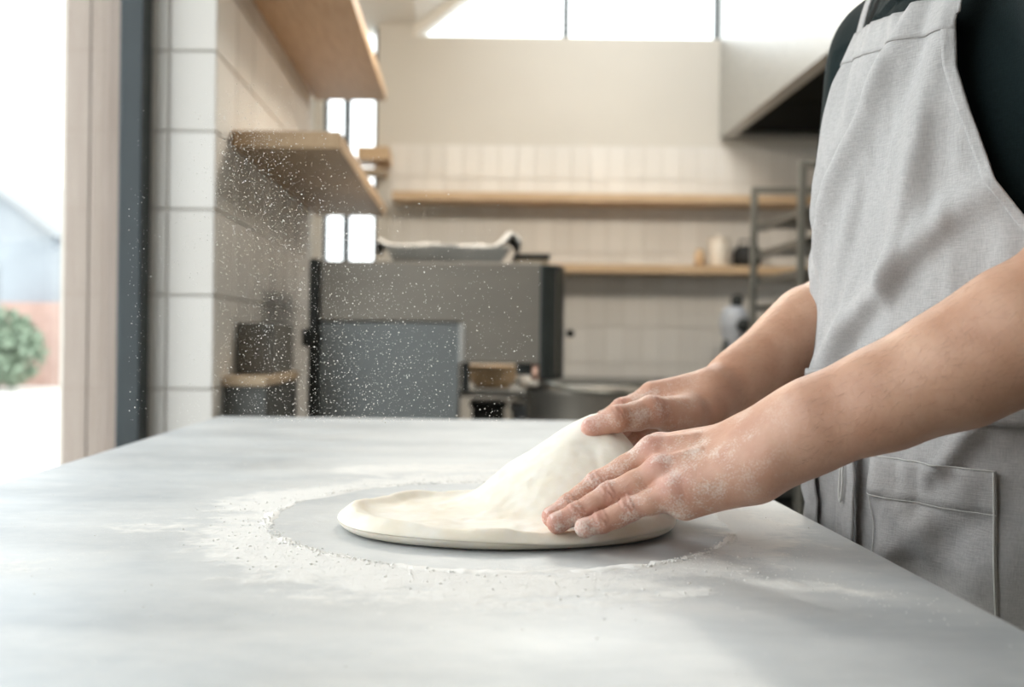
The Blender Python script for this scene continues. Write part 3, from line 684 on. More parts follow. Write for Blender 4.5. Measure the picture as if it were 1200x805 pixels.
def far_arm():
    F = Field((0.08, 0.82, 0.90), (0.54, 1.18, 1.30), VOX)
    C = [at(836, 466, .925), at(862, 452, .945), at(889, 437, .965), at(925, 409, .985), at(956, 384, 1.0), at(1010, 338, 1.04)]
    F.chain(C, [.0265, .0275, .031, .037, .0405, .045], 0.02)
    F.cap(C[-1], (0.466, 1.080, 1.29), .044, .044, 0.02)
    F.cap(at(875, 432, .94), at(950, 375, .97), .02, .034, 0.025)
    # thenar, palm, knuckles
    mcp = dict(index=at(766, 465, .925), middle=at(770, 471, .948), ring=at(776, 484, .966), pinky=at(786, 497, .976))
    rad = dict(index=.0125, middle=.0122, ring=.0113, pinky=.0103)
    W1, W2 = at(833, 458, .918), at(836, 474, .945)
    for nme, wpt in (('index', W1), ('middle', W1 * .7 + W2 * .3), ('ring', W1 * .3 + W2 * .7), ('pinky', W2)):
        F.cap(wpt, mcp[nme], .0185, rad[nme], 0.016)
    F.cap(at(822, 486, .905), at(796, 489, .893), .023, .0205, 0.016)
    F.cap(at(815, 490, .93), at(785, 495, .94), .02, .014, 0.015)
    F.cap(mcp['index'] + np.array([.0, 0, .001]), at(800, 463, .925), .0122, .016, .012)
    G = Field(F.lo, F.lo + (F.n - 1) * F.h, VOX); G.d = np.full(F.n, .05, np.float32)
    up = np.array([-.45, .1, .88])
    fs = [([mcp['index'], at(729, 479, .925), at(707, 493, .918), at(694, 506, .908)], [.0115, .0096, .0085, .0075]),
          ([mcp['middle'], at(738, 492, .955), at(718, 512, .943), at(708, 526, .93)], [.0112, .0095, .0085, .0075]),
          ([mcp['ring'], at(748, 507, .968), at(730, 527, .95), at(722, 540, .935)], [.0107, .0092, .0082, .0073]),
          ([mcp['pinky'], at(764, 521, .972), at(748, 538, .955), at(741, 547, .945)], [.0097, .0083, .0074, .0066])]
    for p, r in fs:
        g_, off = finger(F, p, r, False, up); add_group(G, g_, off, 0.0012)
    g_, off = finger(F, [at(806, 486, .886), at(764, 483, .868), at(725, 491, .856), at(694, 501, .860)], [.0185, .0142, .0118, .0098], True, np.array([-.35, -.25, .9])); add_group(G, g_, off, 0.002)
    F.join(G, 0.0060)
    return F.mesh()
parts = [near_arm(), far_arm()]

# head (mostly above the frame) and trunk
HC = np.array([0.435, 0.885, 1.625]); ta = math.radians(32)
HF = np.array([-math.cos(ta), -0.05, -math.sin(ta)]); HF /= np.linalg.norm(HF); HL = np.cross([0, 0, 1.], HF); HL /= np.linalg.norm(HL); HU = np.cross(HF, HL)
def H(f, l, u): return HC + HF * f + HL * l + HU * u
RH = np.array([HF, HL, HU])
def head():
    F = Field(HC - np.array([.16, .13, .26]), HC + np.array([.20, .13, .15]), 0.003)
    F.ell(H(-.012, 0, .035), (.098, .077, .085), RH, .01)
    F.ell(H(.035, 0, -.04), (.058, .058, .075), RH, .03)
    F.ell(H(.055, 0, -.095), (.03, .03, .022), RH, .025)
    for s in (-1, 1):
        F.ell(H(.06, .034 * s, -.02), (.022, .022, .016), RH, .02); F.cap(H(.082, .014 * s, .018), H(.07, .045 * s, .02), .007, .006, .012)
        F.ell(H(-.008, .078 * s, -.015), (.018, .008, .03), RH, .004); F.cap(H(.02, .05 * s, -.08), H(.05, .02 * s, -.095), .014, .014, .02)
    F.cap(H(.086, 0, .012), H(.108, 0, -.027), .006, .010, .008); F.ball(H(.091, .010, -.028), .007, .01); F.ball(H(.091, -.010, -.028), .007, .01)
    F.cap(H(.0815, -.018, -.060), H(.0815, .018, -.060), .0045, .0045, .006); F.cap(H(.080, -.016, -.069), H(.080, .016, -.069), .005, .005, .006)
    F.cap(H(-.03, 0, -.06), (0.495, 0.875, 1.40), .058, .066, .03)
    return F.mesh()
parts.append(head())
TZS = [0.60, .80, .95, 1.05, 1.15, 1.25, 1.32, 1.38, 1.43, 1.47]
TCX = [.485, .482, .478, .475, .478, .486, .492, .497, .500, .500]
TA = [.115, .125, .130, .130, .128, .124, .118, .105, .080, .055]
TB = [.175, .185, .190, .186, .190, .198, .200, .190, .130, .07]
YC = 0.875
def trunk_par(z): return np.interp(z, TZS, TCX), np.interp(z, TZS, TA), np.interp(z, TZS, TB)
def trunk(F, grow, z0, z1, k=0.02):
    ax = [(np.arange(n) * F.h + o).astype(np.float32) for n, o in zip(F.n, F.lo)]
    x, y, z = ax[0][:, None, None], ax[1][None, :, None], ax[2][None, None, :]
    cx, a, b = trunk_par(ax[2]); a = (a + grow)[None, None]; b = (b + grow)[None, None]; cx = cx[None, None]
    q = (np.sqrt(((x - cx) / a) ** 2 + ((y - YC) / b) ** 2) - 1) * np.minimum(a, b)
    q = np.maximum(q, np.maximum(z0 - z, z - z1))
    F.d = F.smin(F.d, q.astype(np.float32), k)
def body():
    F = Field((.28, .5, .02), (.72, 1.25, 1.5), 0.008); trunk(F, -0.022, .75, 1.45)
    for s in (-1, 1):
        F.cap((.49, YC + s * .06, 1.40), (.475, YC + s * .19, 1.37), .042, .045, .04)
        F.cap((.475, YC + s * .195, 1.37), (.465, YC + (-.235 if s < 0 else .21), 1.28), .045, .045, .03)
        F.chain([(.485, YC + s * .085, .86), (.475, YC + s * .095, .5), (.50, YC + s * .10, .09)], [.082, .055, .04], .03)
    return F.mesh()
parts.append(body())
off = 0; VV = []; QQ = []
for V, Q in parts: VV.append(V); QQ.append(Q + off); off += len(V)
VV = np.concatenate(VV); QQ = np.concatenate(QQ)
# wrinkles over the finger joints, redness at knuckles and tips, flour on the hands
crease = np.zeros(len(VV)); red = np.zeros(len(VV))
for p, a, r, u in JOINTS:
    dv = VV - p; near = np.where((np.abs(dv) < 0.03).all(1))[0]; q = dv[near]
    s = q @ a; rad = np.linalg.norm(q - np.outer(s, a), axis=1); side = (q @ u) / np.maximum(rad, 1e-6)
    wgt = np.exp(-((rad - r) / (0.5 * r)) ** 2) * sstep(-.1, .6, side)
    wv = sum(np.exp(-((s - o + 0.0006 * np.sin(side * 7 + o * 900)) / 0.0010) ** 2) * w_ for o, w_ in ((-.0042, .55), (-.0012, 1), (.0016, .8), (.0046, .5)))
    crease[near] = np.maximum(crease[near], wgt * np.clip(wv, 0, 1))
for p, r in REDS:
    dv = np.linalg.norm(VV - p, axis=1); red = np.maximum(red, np.exp(-(dv / r) ** 2))
hand = np.maximum(sstep(.30, .16, VV[:, 0]), 0); handf = sstep(.245, .17, VV[:, 0])
red = np.clip(red * 0.9 + 0.35 * hand, 0, 1)
flour = np.clip(handf * 0.55, 0, 1) * (VV[:, 2] < 1.2)
low = sstep(.95, .925, VV[:, 2]) * handf; flour = np.clip(flour + 0.15 * low, 0, 1)
vd = np.zeros_like(VV); 
for a_, b_, c_ in ((0, 1, 2), (1, 2, 3), (2, 3, 0), (3, 0, 1)):
    n_ = np.cross(VV[QQ[:, b_]] - VV[QQ[:, a_]], VV[QQ[:, c_]] - VV[QQ[:, b_]]); np.add.at(vd, QQ[:, b_], n_)
VN = vd / np.maximum(np.linalg.norm(vd, axis=1), 1e-12)[:, None]
VV = VV - VN * (crease * 0.00045)[:, None]
me = np_mesh('person', VV, QQ); set_attr(me, 'crease', crease); set_attr(me, 'red', red); set_attr(me, 'flour', flour)
person = link('person', me, M['skin'])
# fine hair on the forearms
def arm_hair():
    R = np.random.default_rng(17)
    ok = np.where((VV[:, 0] > .235) & (VV[:, 0] < .47) & (VV[:, 2] < 1.16) & (VV[:, 2] > .95) & (np.arange(len(VV)) < len(parts[0][0]) + len(parts[1][0])) & ((VV[:, 1] < .78) | (VV[:, 1] > .85)))[0]
    pick = R.choice(ok, 4200, replace=False); pick = pick[VN[pick, 2] > -0.55]
    n = len(pick); base = VV[pick] - VN[pick] * .0004; nr = VN[pick]
    flow = np.array([-.8, 0, -.45]) + R.normal(0, .35, (n, 3)); flow -= nr * (flow * nr).sum(1)[:, None]; flow /= np.linalg.norm(flow, axis=1)[:, None]
    Ln = (.006 + .007 * R.random(n))[:, None]; side = np.cross(nr, flow); r0 = .000045
    rows = []
    for t, r in ((0, 1), (.5, .8), (1, .15)):
        c = base + flow * Ln * t + nr * Ln * (.42 * t - .25 * t * t)
        rows.append(np.stack([c + side * r0 * r, c + nr * r0 * r * .9, c - side * r0 * r], 1))
    V = np.stack(rows, 1).reshape(-1, 3)
    I = np.arange(n)[:, None] * 9; Q = []
    for k in (0, 3):
        for j in range(3): Q.append(I + np.array([k + j, k + (j + 1) % 3, k + 3 + (j + 1) % 3, k + 3 + j]))
    o = link('arm_hair', np_mesh('arm_hair', V, np.concatenate(Q)), M['arm_hair'], person); o['kind'] = 'stuff'
arm_hair()
tag(person, 'person in dark t-shirt and grey linen apron stretching pizza dough with both hands', 'person')
def nail(p, a, u, r):
    nu, nv = 9, 9; V = []
    w_ = np.cross(a, u)
    for j in range(nv):
        for i in range(nu):
            s, t = i / (nu - 1) * 2 - 1, j / (nv - 1) * 2 - 1
            f = math.sqrt(max(0, 1 - (abs(t) ** 4) * 0.35))
            V.append(p + w_ * s * r * .72 * f + a * t * r * .80 - u * (s * s * r * .30 + (0.12 * r * t * t)))
    V = np.array(V); me = np_mesh('fingernail', V, grid_faces(nu, nv)); o = link('fingernail', me, M['nail'], person)
    md = o.modifiers.new('thick', 'SOLIDIFY'); md.thickness = 0.0005; return o
for q in NAILS: nail(*q)
for s in (-1, 1):
    c = H(.0745, .033 * s, .004)
    e = lathe('eye', [(0.0115 * math.sin(a), -0.0115 * math.cos(a)) for a in np.linspace(0, PI, 13)], M['eye'], person, tuple(c), 20)
    d = HF * .9 - HU * .42; d /= np.linalg.norm(d)
    lathe('iris', [(0.0062 * math.sin(a), -0.0062 * math.cos(a)) for a in np.linspace(0, PI, 9)], M['hair'], e, tuple(c + d * .0062), 16)
    F = Field(c - .02, c + .02, .0011); F.ball(c, .0128, .001)
    V, Q = F.mesh(); keep = ((V[Q].mean(1) - c) @ (HU * .95 - HF * .12)) > .0012
    link('eyelid', np_mesh('eyelid', V, Q[keep]), M['skin'], person)
def hair():
    F = Field(HC - np.array([.16, .13, .12]), HC + np.array([.20, .13, .17]), 0.004)
    F.ell(H(-.022, 0, .048), (.100, .086, .088), RH, .01); F.ell(H(-.06, 0, -.01), (.06, .074, .07), RH, .02); F.ell(H(.04, 0, .092), (.045, .06, .03), RH, .02)
    V, Q = F.mesh(); V = V + 0.002 * np.stack([vnoise(V[:, 1] * 90, V[:, 2] * 60, 3), vnoise(V[:, 0] * 90, V[:, 2] * 60, 4), vnoise(V[:, 0] * 80, V[:, 1] * 80, 5)], -1)
    return link('hair', np_mesh('hair', V, Q), M['hair'], person)
hair()
def shirt():
    F = Field((.28, .5, .84), (.72, 1.25, 1.52), 0.005); trunk(F, 0.0, .88, 1.475)
    for s in (-1, 1):
        e = -.245 if s < 0 else .212
        F.cap((.495, YC + s * .05, 1.425), (.478, YC + s * .185, 1.385), .052, .064, .05)
        F.cap((.478, YC + s * .19, 1.385), (.462, YC + e, 1.245), .066, .062, .03)
    V, Q = F.mesh()
    side = np.abs(V[:, 1] - YC)
    n_ = V - np.stack([np.interp(V[:, 2], TZS, TCX), np.full(len(V), YC), V[:, 2]], -1); n_ /= np.maximum(np.linalg.norm(n_, axis=1), 1e-6)[:, None]
    f = 0.006 * vnoise(V[:, 1] * 26 + V[:, 0] * 9, V[:, 2] * 6 + V[:, 1] * 4, 31) + 0.004 * vnoise(V[:, 1] * 55, V[:, 2] * 12, 32)
    f = f * 0.6 - 0.0035 - 0.0065 * ((V[:, 0] < np.interp(V[:, 2], TZS, TCX) - .01) & (side < .185) & (V[:, 2] < 1.385))
    V = V + n_ * (f * sstep(1.5, 1.42, V[:, 2]))[:, None]
    o = link('t_shirt', np_mesh('t_shirt', V, Q), M['shirt'], person)
    o['label'] = 'dark green-black short-sleeved t-shirt'; return o
shirt()
def trousers():
    F = Field((.28, .5, .05), (.72, 1.25, .98), 0.008); trunk(F, 0.002, .82, .95)
    for s in (-1, 1):
        F.chain([(.485, YC + s * .085, .84), (.478, YC + s * .097, .5), (.50, YC + s * .102, .10)], [.095, .078, .062], .03)
    V, Q = F.mesh(); return link('trousers', np_mesh('trousers', V, Q), M['trouser'], person)
trousers()
for s in (-1, 1):
    F = Field((.25, YC + s * .105 - .08, -.0), (.62, YC + s * .105 + .08, .16), .005)
    F.cap((.36, YC + s * .11, .036), (.50, YC + s * .105, .04), .034, .036, .02); F.cap((.50, YC + s * .103, .05), (.50, YC + s * .102, .11), .04, .038, .03)
    V, Q = F.mesh(); V[:, 2] = np.maximum(V[:, 2], 0.002); link('shoe', np_mesh('shoe', V, Q), M['shoe'], person)

# ------------------------------------------------------------------ apron
def fold(Y, z):
    """relief of the linen, metres outwards"""
    o = 0.0065 * vnoise(Y * 24 + z * 3, z * 5.5, 41) + 0.0045 * vnoise(Y * 48 - z * 6, z * 9, 42) + 0.0016 * vnoise(Y * 150, z * 8, 44) * sstep(1.30, 1.335, z) + 0.0014 * vnoise(Y * 110, z * 30, 43)
    o = o + sstep(1.06, .99, z) * (0.0035 * np.abs(vnoise(Y * 30 + z * 14, z * 26 - Y * 8, 45)) - .0012 + .0016 * np.abs(vnoise(Y * 75, z * 60 + Y * 20, 46)))
    def ridge(p0, p1, w, hgt, curve=0.0):
        p0, p1 = np.array(p0), np.array(p1); d = p1 - p0; L = np.hypot(*d); d = d / L
        s = (Y - p0[0]) * d[0] + (z - p0[1]) * d[1]; t = -(Y - p0[0]) * d[1] + (z - p0[1]) * d[0]
        t = t + curve * (s / L) * (1 - s / L); e = sstep(-.25, .15, s / L) * sstep(1.3, .7, s / L)
        return 1.5 * hgt * np.exp(-(t / w) ** 2) * e
    # long diagonal drags from the near strap across the chest
    o = o + ridge((.80, 1.34), (.93, 1.14), .014, .010, .03) - ridge((.835, 1.33), (.965, 1.16), .014, .007, .03)
    o = o + ridge((.76, 1.33), (.80, 1.06), .012, .007, .02) - ridge((.785, 1.30), (.86, 1.10), .012, .005)
    o = o + ridge((.72, 1.18), (.90, 1.03), .015, .009, .02) - ridge((.74, 1.15), (.88, 1.00), .013, .006)
    o = o + ridge((.93, 1.32), (.985, 1.05), .010, .005) + ridge((.70, .93), (.80, .60), .02, .010)
    o = o + ridge((.72, 1.00), (.745, .955), .006, .006) + ridge((.78, .94), (.73, .88), .014, .006) + ridge((.80, .86), (.72, .95), .012, .005)
    o = np.where(o < 0, -0.0055 * np.tanh(-o / 0.0055), o)
    return o
ZW = 1.03
def apron_pt(th, z, off):
    cx, a, b = trunk_par(z)
    flare = 0.02 * sstep(.95, .45, z)
    Y = YC + (b + off + flare) * np.sin(th)
    o = fold(Y, z) + off + flare
    return np.stack([cx - (a + o) * np.cos(th), YC + (b + o) * np.sin(th), z + 0 * th], -1)
def thmax(z):
    y = np.interp(z, [.4, 1.02, 1.055, 1.085, 1.12, 1.157, 1.2, 1.26, 1.30, 1.40], [2.0, 1.95, 1.75, 1.5, 1.28, 1.13, .935, .775, .68, .58]); return y
def sheet(name, TH, ZZ, off, m, parent, thick=0.0016):
    P = apron_pt(TH, ZZ, off); nv, nu = TH.shape
    me = np_mesh(name, P.reshape(-1, 3), grid_faces(nu, nv)); o = link(name, me, m, parent)
    md = o.modifiers.new('cloth', 'SOLIDIFY'); md.thickness = thick; md.offset = 0
    return o
nu, nv = 170, 260
zz = np.linspace(.42, 1.360, nv)[:, None] * np.ones((1, nu)); uu = np.linspace(-1, 1, nu)[None] * np.ones((nv, 1))
TH = uu * thmax(zz); tilt = sstep(1.0, 1.36, zz) * 0.16 * (trunk_par(zz)[2] * np.sin(TH)); ZZ = zz + tilt
apron = sheet('apron', TH, ZZ, 0.008, M['apron'], person); apron['label'] = 'pale grey linen bib apron'
def strip(name, th0, th1, z0, z1, off, n=90, m_=8, parent=apron, mt=None, follow=True, thick=0.0018):
    u = np.linspace(th0, th1, n)[None] * np.ones((m_, 1)); z = np.linspace(z0, z1, m_)[:, None] * np.ones((1, n))
    if follow: z = z + sstep(1.0, 1.36, z) * 0.16 * (trunk_par(z)[2] * np.sin(u))
    return sheet(name, u, z, off, mt or M['apron'], parent, thick)
tm = float(thmax(1.335))
strip('bib_hem', -tm, tm, 1.330, 1.3605, 0.0098)
# side hems follow the curved bib edges
for s in (-1, 1):
    zz_ = np.linspace(1.05, 1.359, 80); e = thmax(zz_)
    U = np.stack([s * (e - k * 0.055 / 4) for k in range(5)], 1); Zs = zz_[:, None] * np.ones((1, 5)); Zs = Zs + sstep(1.0, 1.36, Zs) * 0.16 * (trunk_par(Zs)[2] * np.sin(U))
    sheet('side_hem', U, Zs, 0.0097, M['apron'], apron)
strip('waist_tie', -1.95, 1.95, 1.000, 1.036, 0.0115, thick=.003)
# pocket on the near side, with hem and stitched edges
P0, P1 = -0.99, -0.40
strip('pocket', P0, P1, .70, .966, 0.0112, 60, 60)
bpk = bpy.data.objects['pocket']
strip('pocket_hem', P0, P1, .935, .9665, 0.0132, 60, 6)
def seam(name, ths, zs, off, r=0.0006):
    p = apron_pt(np.array(ths), np.array(zs), off); return tube(name, p, r, M['cord'], apron, 6)
seam('stitch_line', np.linspace(P0, P1, 50), np.full(50, .9665), 0.0142); seam('stitch_line', np.linspace(P0, P1, 50), np.full(50, .9345), 0.0140, .0005)
seam('stitch_line', np.full(50, P0 + .01), np.linspace(.70, .966, 50), 0.0140); seam('stitch_line', np.full(50, P1 - .01), np.linspace(.70, .966, 50), 0.0135)
# ends of the tie hanging at the front
strip('hanging_tie', -0.31, -0.19, .80, 1.0, 0.020, 10, 40)
strip('hanging_tie', -0.17, -0.09, .82, 1.0, 0.016, 10, 40)
strip('hanging_tie', 0.10, 0.22, .78, 1.0, 0.014, 10, 40)
t = np.linspace(0, 2 * PI, 40); seam('cord_loop', -0.235 + 0.024 * np.sin(t) * (0.3 + 0.7 * (1 - np.cos(t)) / 2), .95 + .028 * np.cos(t), 0.0235, .0011)
# neck straps
def ribbon(name, pts, wdir, wdt, m, parent):
    pts = np.array(pts, float); ts = np.linspace(0, 1, 30); src = np.linspace(0, 1, len(pts))
    C = np.stack([np.interp(ts, src, pts[:, i]) for i in range(3)], -1)
    for _ in range(3): C[1:-1] = (C[:-2] + C[1:-1] * 2 + C[2:]) / 4
    Wd = np.array(wdir, float); Wd /= np.linalg.norm(Wd)
    V = np.stack([C - Wd * wdt / 2, C, C + Wd * wdt / 2], 1).reshape(-1, 3)
    o = link(name, np_mesh(name, V, grid_faces(3, 30)), m, parent); md = o.modifiers.new('t', 'SOLIDIFY'); md.thickness = .002; md.offset = 0; return o
fc = apron_pt(np.array([.57]), np.array([1.375]), 0.010)[0]; nc_ = apron_pt(np.array([-.60]), np.array([1.343]), 0.010)[0]
ribbon('neck_strap', [fc + (0, 0, -.015), fc + (.012, -.004, .04), (.425, .955, 1.455), (.47, .935, 1.49), (.53, .92, 1.50)], (.1, 1, .1), .020, M['apron'], apron)
ribbon('neck_strap', [nc_ + (0, 0, -.02), nc_ + (.012, .004, .04), (.43, .80, 1.44), (.47, .815, 1.48), (.53, .83, 1.50)], (.1, 1, -.1), .026, M['apron'], apron)

# ------------------------------------------------------------------ mixer behind the table
mx = empty('spiral_mixer', (-0.05, 3.0, 0)); tag(mx, 'grey steel spiral dough mixer with dark rounded nose behind the worktable', 'mixer')
def mp(o): return rel(o, mx)
YM = 3.0
def X(px, Y=YM): return (px - VX) * Y / FPX
def Z(py, Y=YM, px=548): return 1.06 + (VY - py + ROLL * (px - VX)) * Y / FPX
xl, xm, xr = X(374), X(540), X(634)
mp(prism('head', [(xl, 1.115), (xm, 1.115), (xm, .985), (xr, .985), (xr, 1.308), (xl, 1.308)], 'y', YM, YM + .48, M['steel_mixer'], mx, 0.006))
mp(box('column', (xl, YM + .004, 0.05), (xm - .004, YM + .48, 1.113), M['steel_panel'], mx, .006))
mp(box('side_strip', (X(362), YM - .02, .04), (xl, YM + .5, 1.312), M['dark'], mx, .006))
mp(box('strip_latch', (X(355), YM - .03, 1.03), (X(364), YM + .03, 1.09), M['dark'], mx, .006))
mp(box('edge_trim', (xm - .006, YM - .006, .986), (xm + .012, YM + .01, 1.112), M['steel'], mx, .002))
# rounded dark nose
nx0, nx1 = xr - .004, X(668); nr_ = [(nx0, .962), (nx0, 1.300)]
bm = bmesh.new(); ns = 24; prof = []
for k in range(ns + 1):
    a = -PI / 2 + PI * k / ns; prof.append((nx0 + (nx1 - nx0) * max(0, math.cos(a)) ** 0.55, YM + .24 + .25 * math.sin(a)))
for z0, z1, mt, nm in ((.935, 1.302, 'dark_metal', 'nose'),):
    mp(prism(nm, prof, 'z', z0, z1, M[mt], mx, .004))
mp(box('nose_highlight', (X(646), YM + .004, .95), (X(653), YM + .03, 1.29), M['steel_mixer'], mx, .004))  # pale strip standing in for the highlight down the nose
k_ = mp(lathe('knob', [(0, -.012), (.010, -.012), (.013, -.004), (.013, .006), (.008, .012), (0, .013)], M['black_rubber'], mx, (X(673), YM + .12, Z(389)), 20))
mp(tube('knob_stem', [(nx1 - .02, YM + .12, Z(389)), (X(673), YM + .12, Z(389))], .005, M['steel'], mx))
mp(box('pivot_block', (X(541), YM + .02, .89), (X(551), YM + .2, .985), M['dark'], mx, .004))
mp(box('clamp', (X(608), YM + .02, .948), (X(625), YM + .2, .985), M['dark'], mx, .004))
mp(lathe('copper_bush', [(0, -.03), (.018, -.03), (.02, 0), (.018, .02), (0, .02)], M['copper'], mx, (X(630), YM + .03, .962), 24))
mp(lathe('spindle', [(.03, .96), (.03, .93), (.022, .92), (.022, .86), (.018, .70)], M['steel_mixer'], mx, (X(645), YM + .2, 0), 24))
hk = [(X(645) + .055 * math.sin(t) * min(1, t / 3), YM + .2 + .055 * math.cos(t) * min(1, t / 3), .87 - .03 * t) for t in np.linspace(0, 6.5, 40)]
mp(tube('dough_hook', hk, .014, M['steel'], mx, 12))
mp(lathe('mixing_bowl', [(0, .60), (.14, .60), (.185, .63), (.205, .70), (.21, .885), (.218, .893), (.213, .899), (.203, .89), (.198, .70), (.18, .64), (.14, .612), (0, .61)], M['steel_mixer'], mx, (X(690, 3.2), YM + .22, 0), 56))
mp(tube('bowl_guard', [(X(640), YM + .0, .93), (X(655), YM + .0, .915), (X(675), YM + .0, .90), (X(705), YM - .0, .893), (X(735), YM + .02, .893)], .008, M['rack'], mx))
mp(box('base', (xl, YM + .02, 0.0), (X(690) + .2, YM + .46, .12), M['steel_mixer'], mx, .01)); mp(lathe('turntable', [(0, .11), (.14, .11), (.14, .60), (0, .60)], M['dark_metal'], mx, (X(690, 3.2), YM + .22, 0), 32))

# tray with cloth and the little box on top of the mixer
def tray(name, c, sx, sy, hgt, m, parent=None):
    x, y, z = c; t = .002
    bm = bmesh.new()
    o = [(-sx, -sy), (sx, -sy), (sx, sy), (-sx, sy)]; f = .86
    rows = [[bm.verts.new((x + a * f, y + b * f, z)) for a, b in o], [bm.verts.new((x + a, y + b, z + hgt)) for a, b in o],
            [bm.verts.new((x + a * 1.03, y + b * 1.03, z + hgt)) for a, b in o], [bm.verts.new((x + a * 1.03, y + b * 1.03, z + hgt - .006)) for a, b in o],
            [bm.verts.new((x + a * 1.0, y + b * 1.0, z + hgt - .006)) for a, b in o], [bm.verts.new((x + a * (f + .015), y + b * (f + .015), z + .0)) for a, b in o]]
    for r0, r1 in zip(rows, rows[1:]):
        for i in range(4): bm.faces.new((r0[i], r0[(i + 1) % 4], r1[(i + 1) % 4], r1[i]))
    bm.faces.new(rows[0])
    bm.faces.new([bm.verts.new((v.co.x, v.co.y, z + .003)) for v in rows[0]][::-1])
    bmesh.ops.recalc_face_normals(bm, faces=bm.faces[:])
    return link(name, bm_mesh(bm, name), m, parent)
tr = tray('baking_tray', (X(524, 3.2), 3.22, 1.309), .20, .15, .055, M['tray']); tag(tr, 'grey baking tray with sloped sides lying on top of the mixer', 'tray')
def cloth_on_tray():
    nu, nv = 60, 40; u, v = np.meshgrid(np.linspace(-1, 1, nu), np.linspace(-1, 1, nv))
    xx = X(524, 3.2) + .245 * u; yy = 3.22 + .15 * v
    zc = 1.372 + .005 * vnoise(u * 4, v * 4, 51) + .008 * np.abs(vnoise(u * 7, v * 6, 52)) + .042 * np.exp(-((u - .86) / .13) ** 2) * (1 + .35 * vnoise(u * 9, v * 7, 53)) + .020 * np.exp(-((u + .93) / .10) ** 2) * (1 + .4 * vnoise(u * 9, v * 7, 54))
    zc = zc - .018 * sstep(.90, 1.0, u) * sstep(-1, -.3, v + u * 0) - .030 * sstep(-.93, -1.0, u)
    yy = np.where(v < -.9, yy - .01 * np.abs(vnoise(u * 11, v * 0, 55)), yy); zc = zc - .012 * sstep(-.8, -1, v)
    o = link('crumpled_cloth', np_mesh('crumpled_cloth', np.stack([xx, yy, zc], -1).reshape(-1, 3), grid_faces(nu, nv)), M['linen_cloth'])
    md = o.modifiers.new('t', 'SOLIDIFY'); md.thickness = .005; return o
tag(cloth_on_tray(), 'crumpled white cloth spread over the tray on top of the mixer', 'cloth')
cb = empty('lidded_box', (X(620, 3.2), 3.2, 1.309)); tag(cb, 'small tan box with dark lid on top of the mixer, right of the tray', 'box')
rel(box('body', (X(602, 3.2), 3.12, 1.309), (X(640, 3.2), 3.28, 1.33), M['cardboard'], cb, .003), cb)
rel(box('lid', (X(600, 3.2), 3.115, 1.33), (X(641, 3.2), 3.285, 1.348), M['dark'], cb, .004), cb)

# utility trolley behind the mixer head
tl = empty('utility_trolley', (0.12, 3.72, 0)); tag(tl, 'low utility trolley with pale legs standing behind the mixer', 'trolley')
rel(box('top_shelf', (-.06, 3.55, .845), (.34, 3.95, .87), M['tray'], tl, .004), tl); rel(box('lower_shelf', (-.06, 3.55, .46), (.34, 3.95, .48), M['tray'], tl, .004), tl)
for x in (-.045, .325):
    for y in (3.57, 3.93): rel(box('leg', (x - .018, y - .018, 0), (x + .018, y + .018, .845), M['white'], tl, .003), tl)
wb_ = lathe('wooden_bowl', [(0, 0), (.065, 0), (.09, .03), (.106, .085), (.108, .09), (.102, .09), (.087, .04), (.06, .012), (0, .01)], M['rattan'], None, (0.10, 3.72, .87), 40)
tag(wb_, 'round tan proofing bowl standing on the trolley under the mixer head', 'bowl')
fc_ = lathe('cloth_cone', [(0, 0), (.05, 0), (.045, .03), (.02, .07), (0, .075)], M['linen_cloth'], None, (0.255, 3.72, .87), 30)  # white cloth folded into a cone
tag(fc_, 'small white cone of folded cloth beside the tan bowl', 'cloth')
def tub(name, x0, x1, y0, y1, z0, z1, m, label):
    o = empty(name, ((x0 + x1) / 2, (y0 + y1) / 2, z0)); rel(box('body', (x0 + .01, y0 + .01, z0), (x1 - .01, y1 - .01, z1), m, o, .008), o); rel(box('lid', (x0, y0, z1), (x1, y1, z1 + .02), m, o, .006), o)
    return tag(o, label, 'tub')
tub('storage_tub', .01, .155, 3.60, 3.85, .48, .80, M['dark'], 'dark lidded tub on the lower shelf of the trolley')
tub('storage_tub', .17, .295, 3.60, 3.85, .48, .79, M['grey_plastic'], 'pale grey lidded tub on the lower shelf of the trolley')

# ------------------------------------------------------------------ left shelves and cabinet
def shelf(name, lo, hi, m, label, nb, group=None):
    o = empty(name, ((lo[0] + hi[0]) / 2, (lo[1] + hi[1]) / 2, lo[2])); rel(box('board', lo, hi, m, o, .003), o)
    return o
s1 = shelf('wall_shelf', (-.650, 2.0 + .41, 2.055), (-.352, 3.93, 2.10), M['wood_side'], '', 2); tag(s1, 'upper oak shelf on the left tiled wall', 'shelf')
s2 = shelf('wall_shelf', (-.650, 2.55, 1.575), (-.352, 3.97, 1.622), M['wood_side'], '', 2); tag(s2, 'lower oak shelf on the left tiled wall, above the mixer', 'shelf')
wbx = empty('wall_box', (-.5, 5.1, 1.95)); tag(wbx, 'small dark wooden wall box beside the far narrow window', 'box')
rel(box('case', (-.60, 4.98, 2.01), (-.43, YB, 2.08), M['wood'], wbx, .003), wbx); rel(box('ledge', (-.60, 5.0, 1.95), (-.45, YB, 1.97), M['cardboard'], wbx, .002), wbx)
nc2 = empty('narrow_cabinet', (-.59, 2.72, 0)); tag(nc2, 'narrow dark cabinet with a pale top against the left tiled wall', 'cabinet')
rel(box('carcass', (-.650, 2.5, 0.0), (-.535, 2.95, .93), M['cabinet'], nc2, .003), nc2); rel(box('top', (-.650, 2.48, .93), (-.53, 2.96, .955), M['cardboard'], nc2, .003), nc2)
cr = empty('dark_crate', (-.59, 2.75, .955)); tag(cr, 'dark grey crate on the narrow cabinet by the left wall', 'crate')
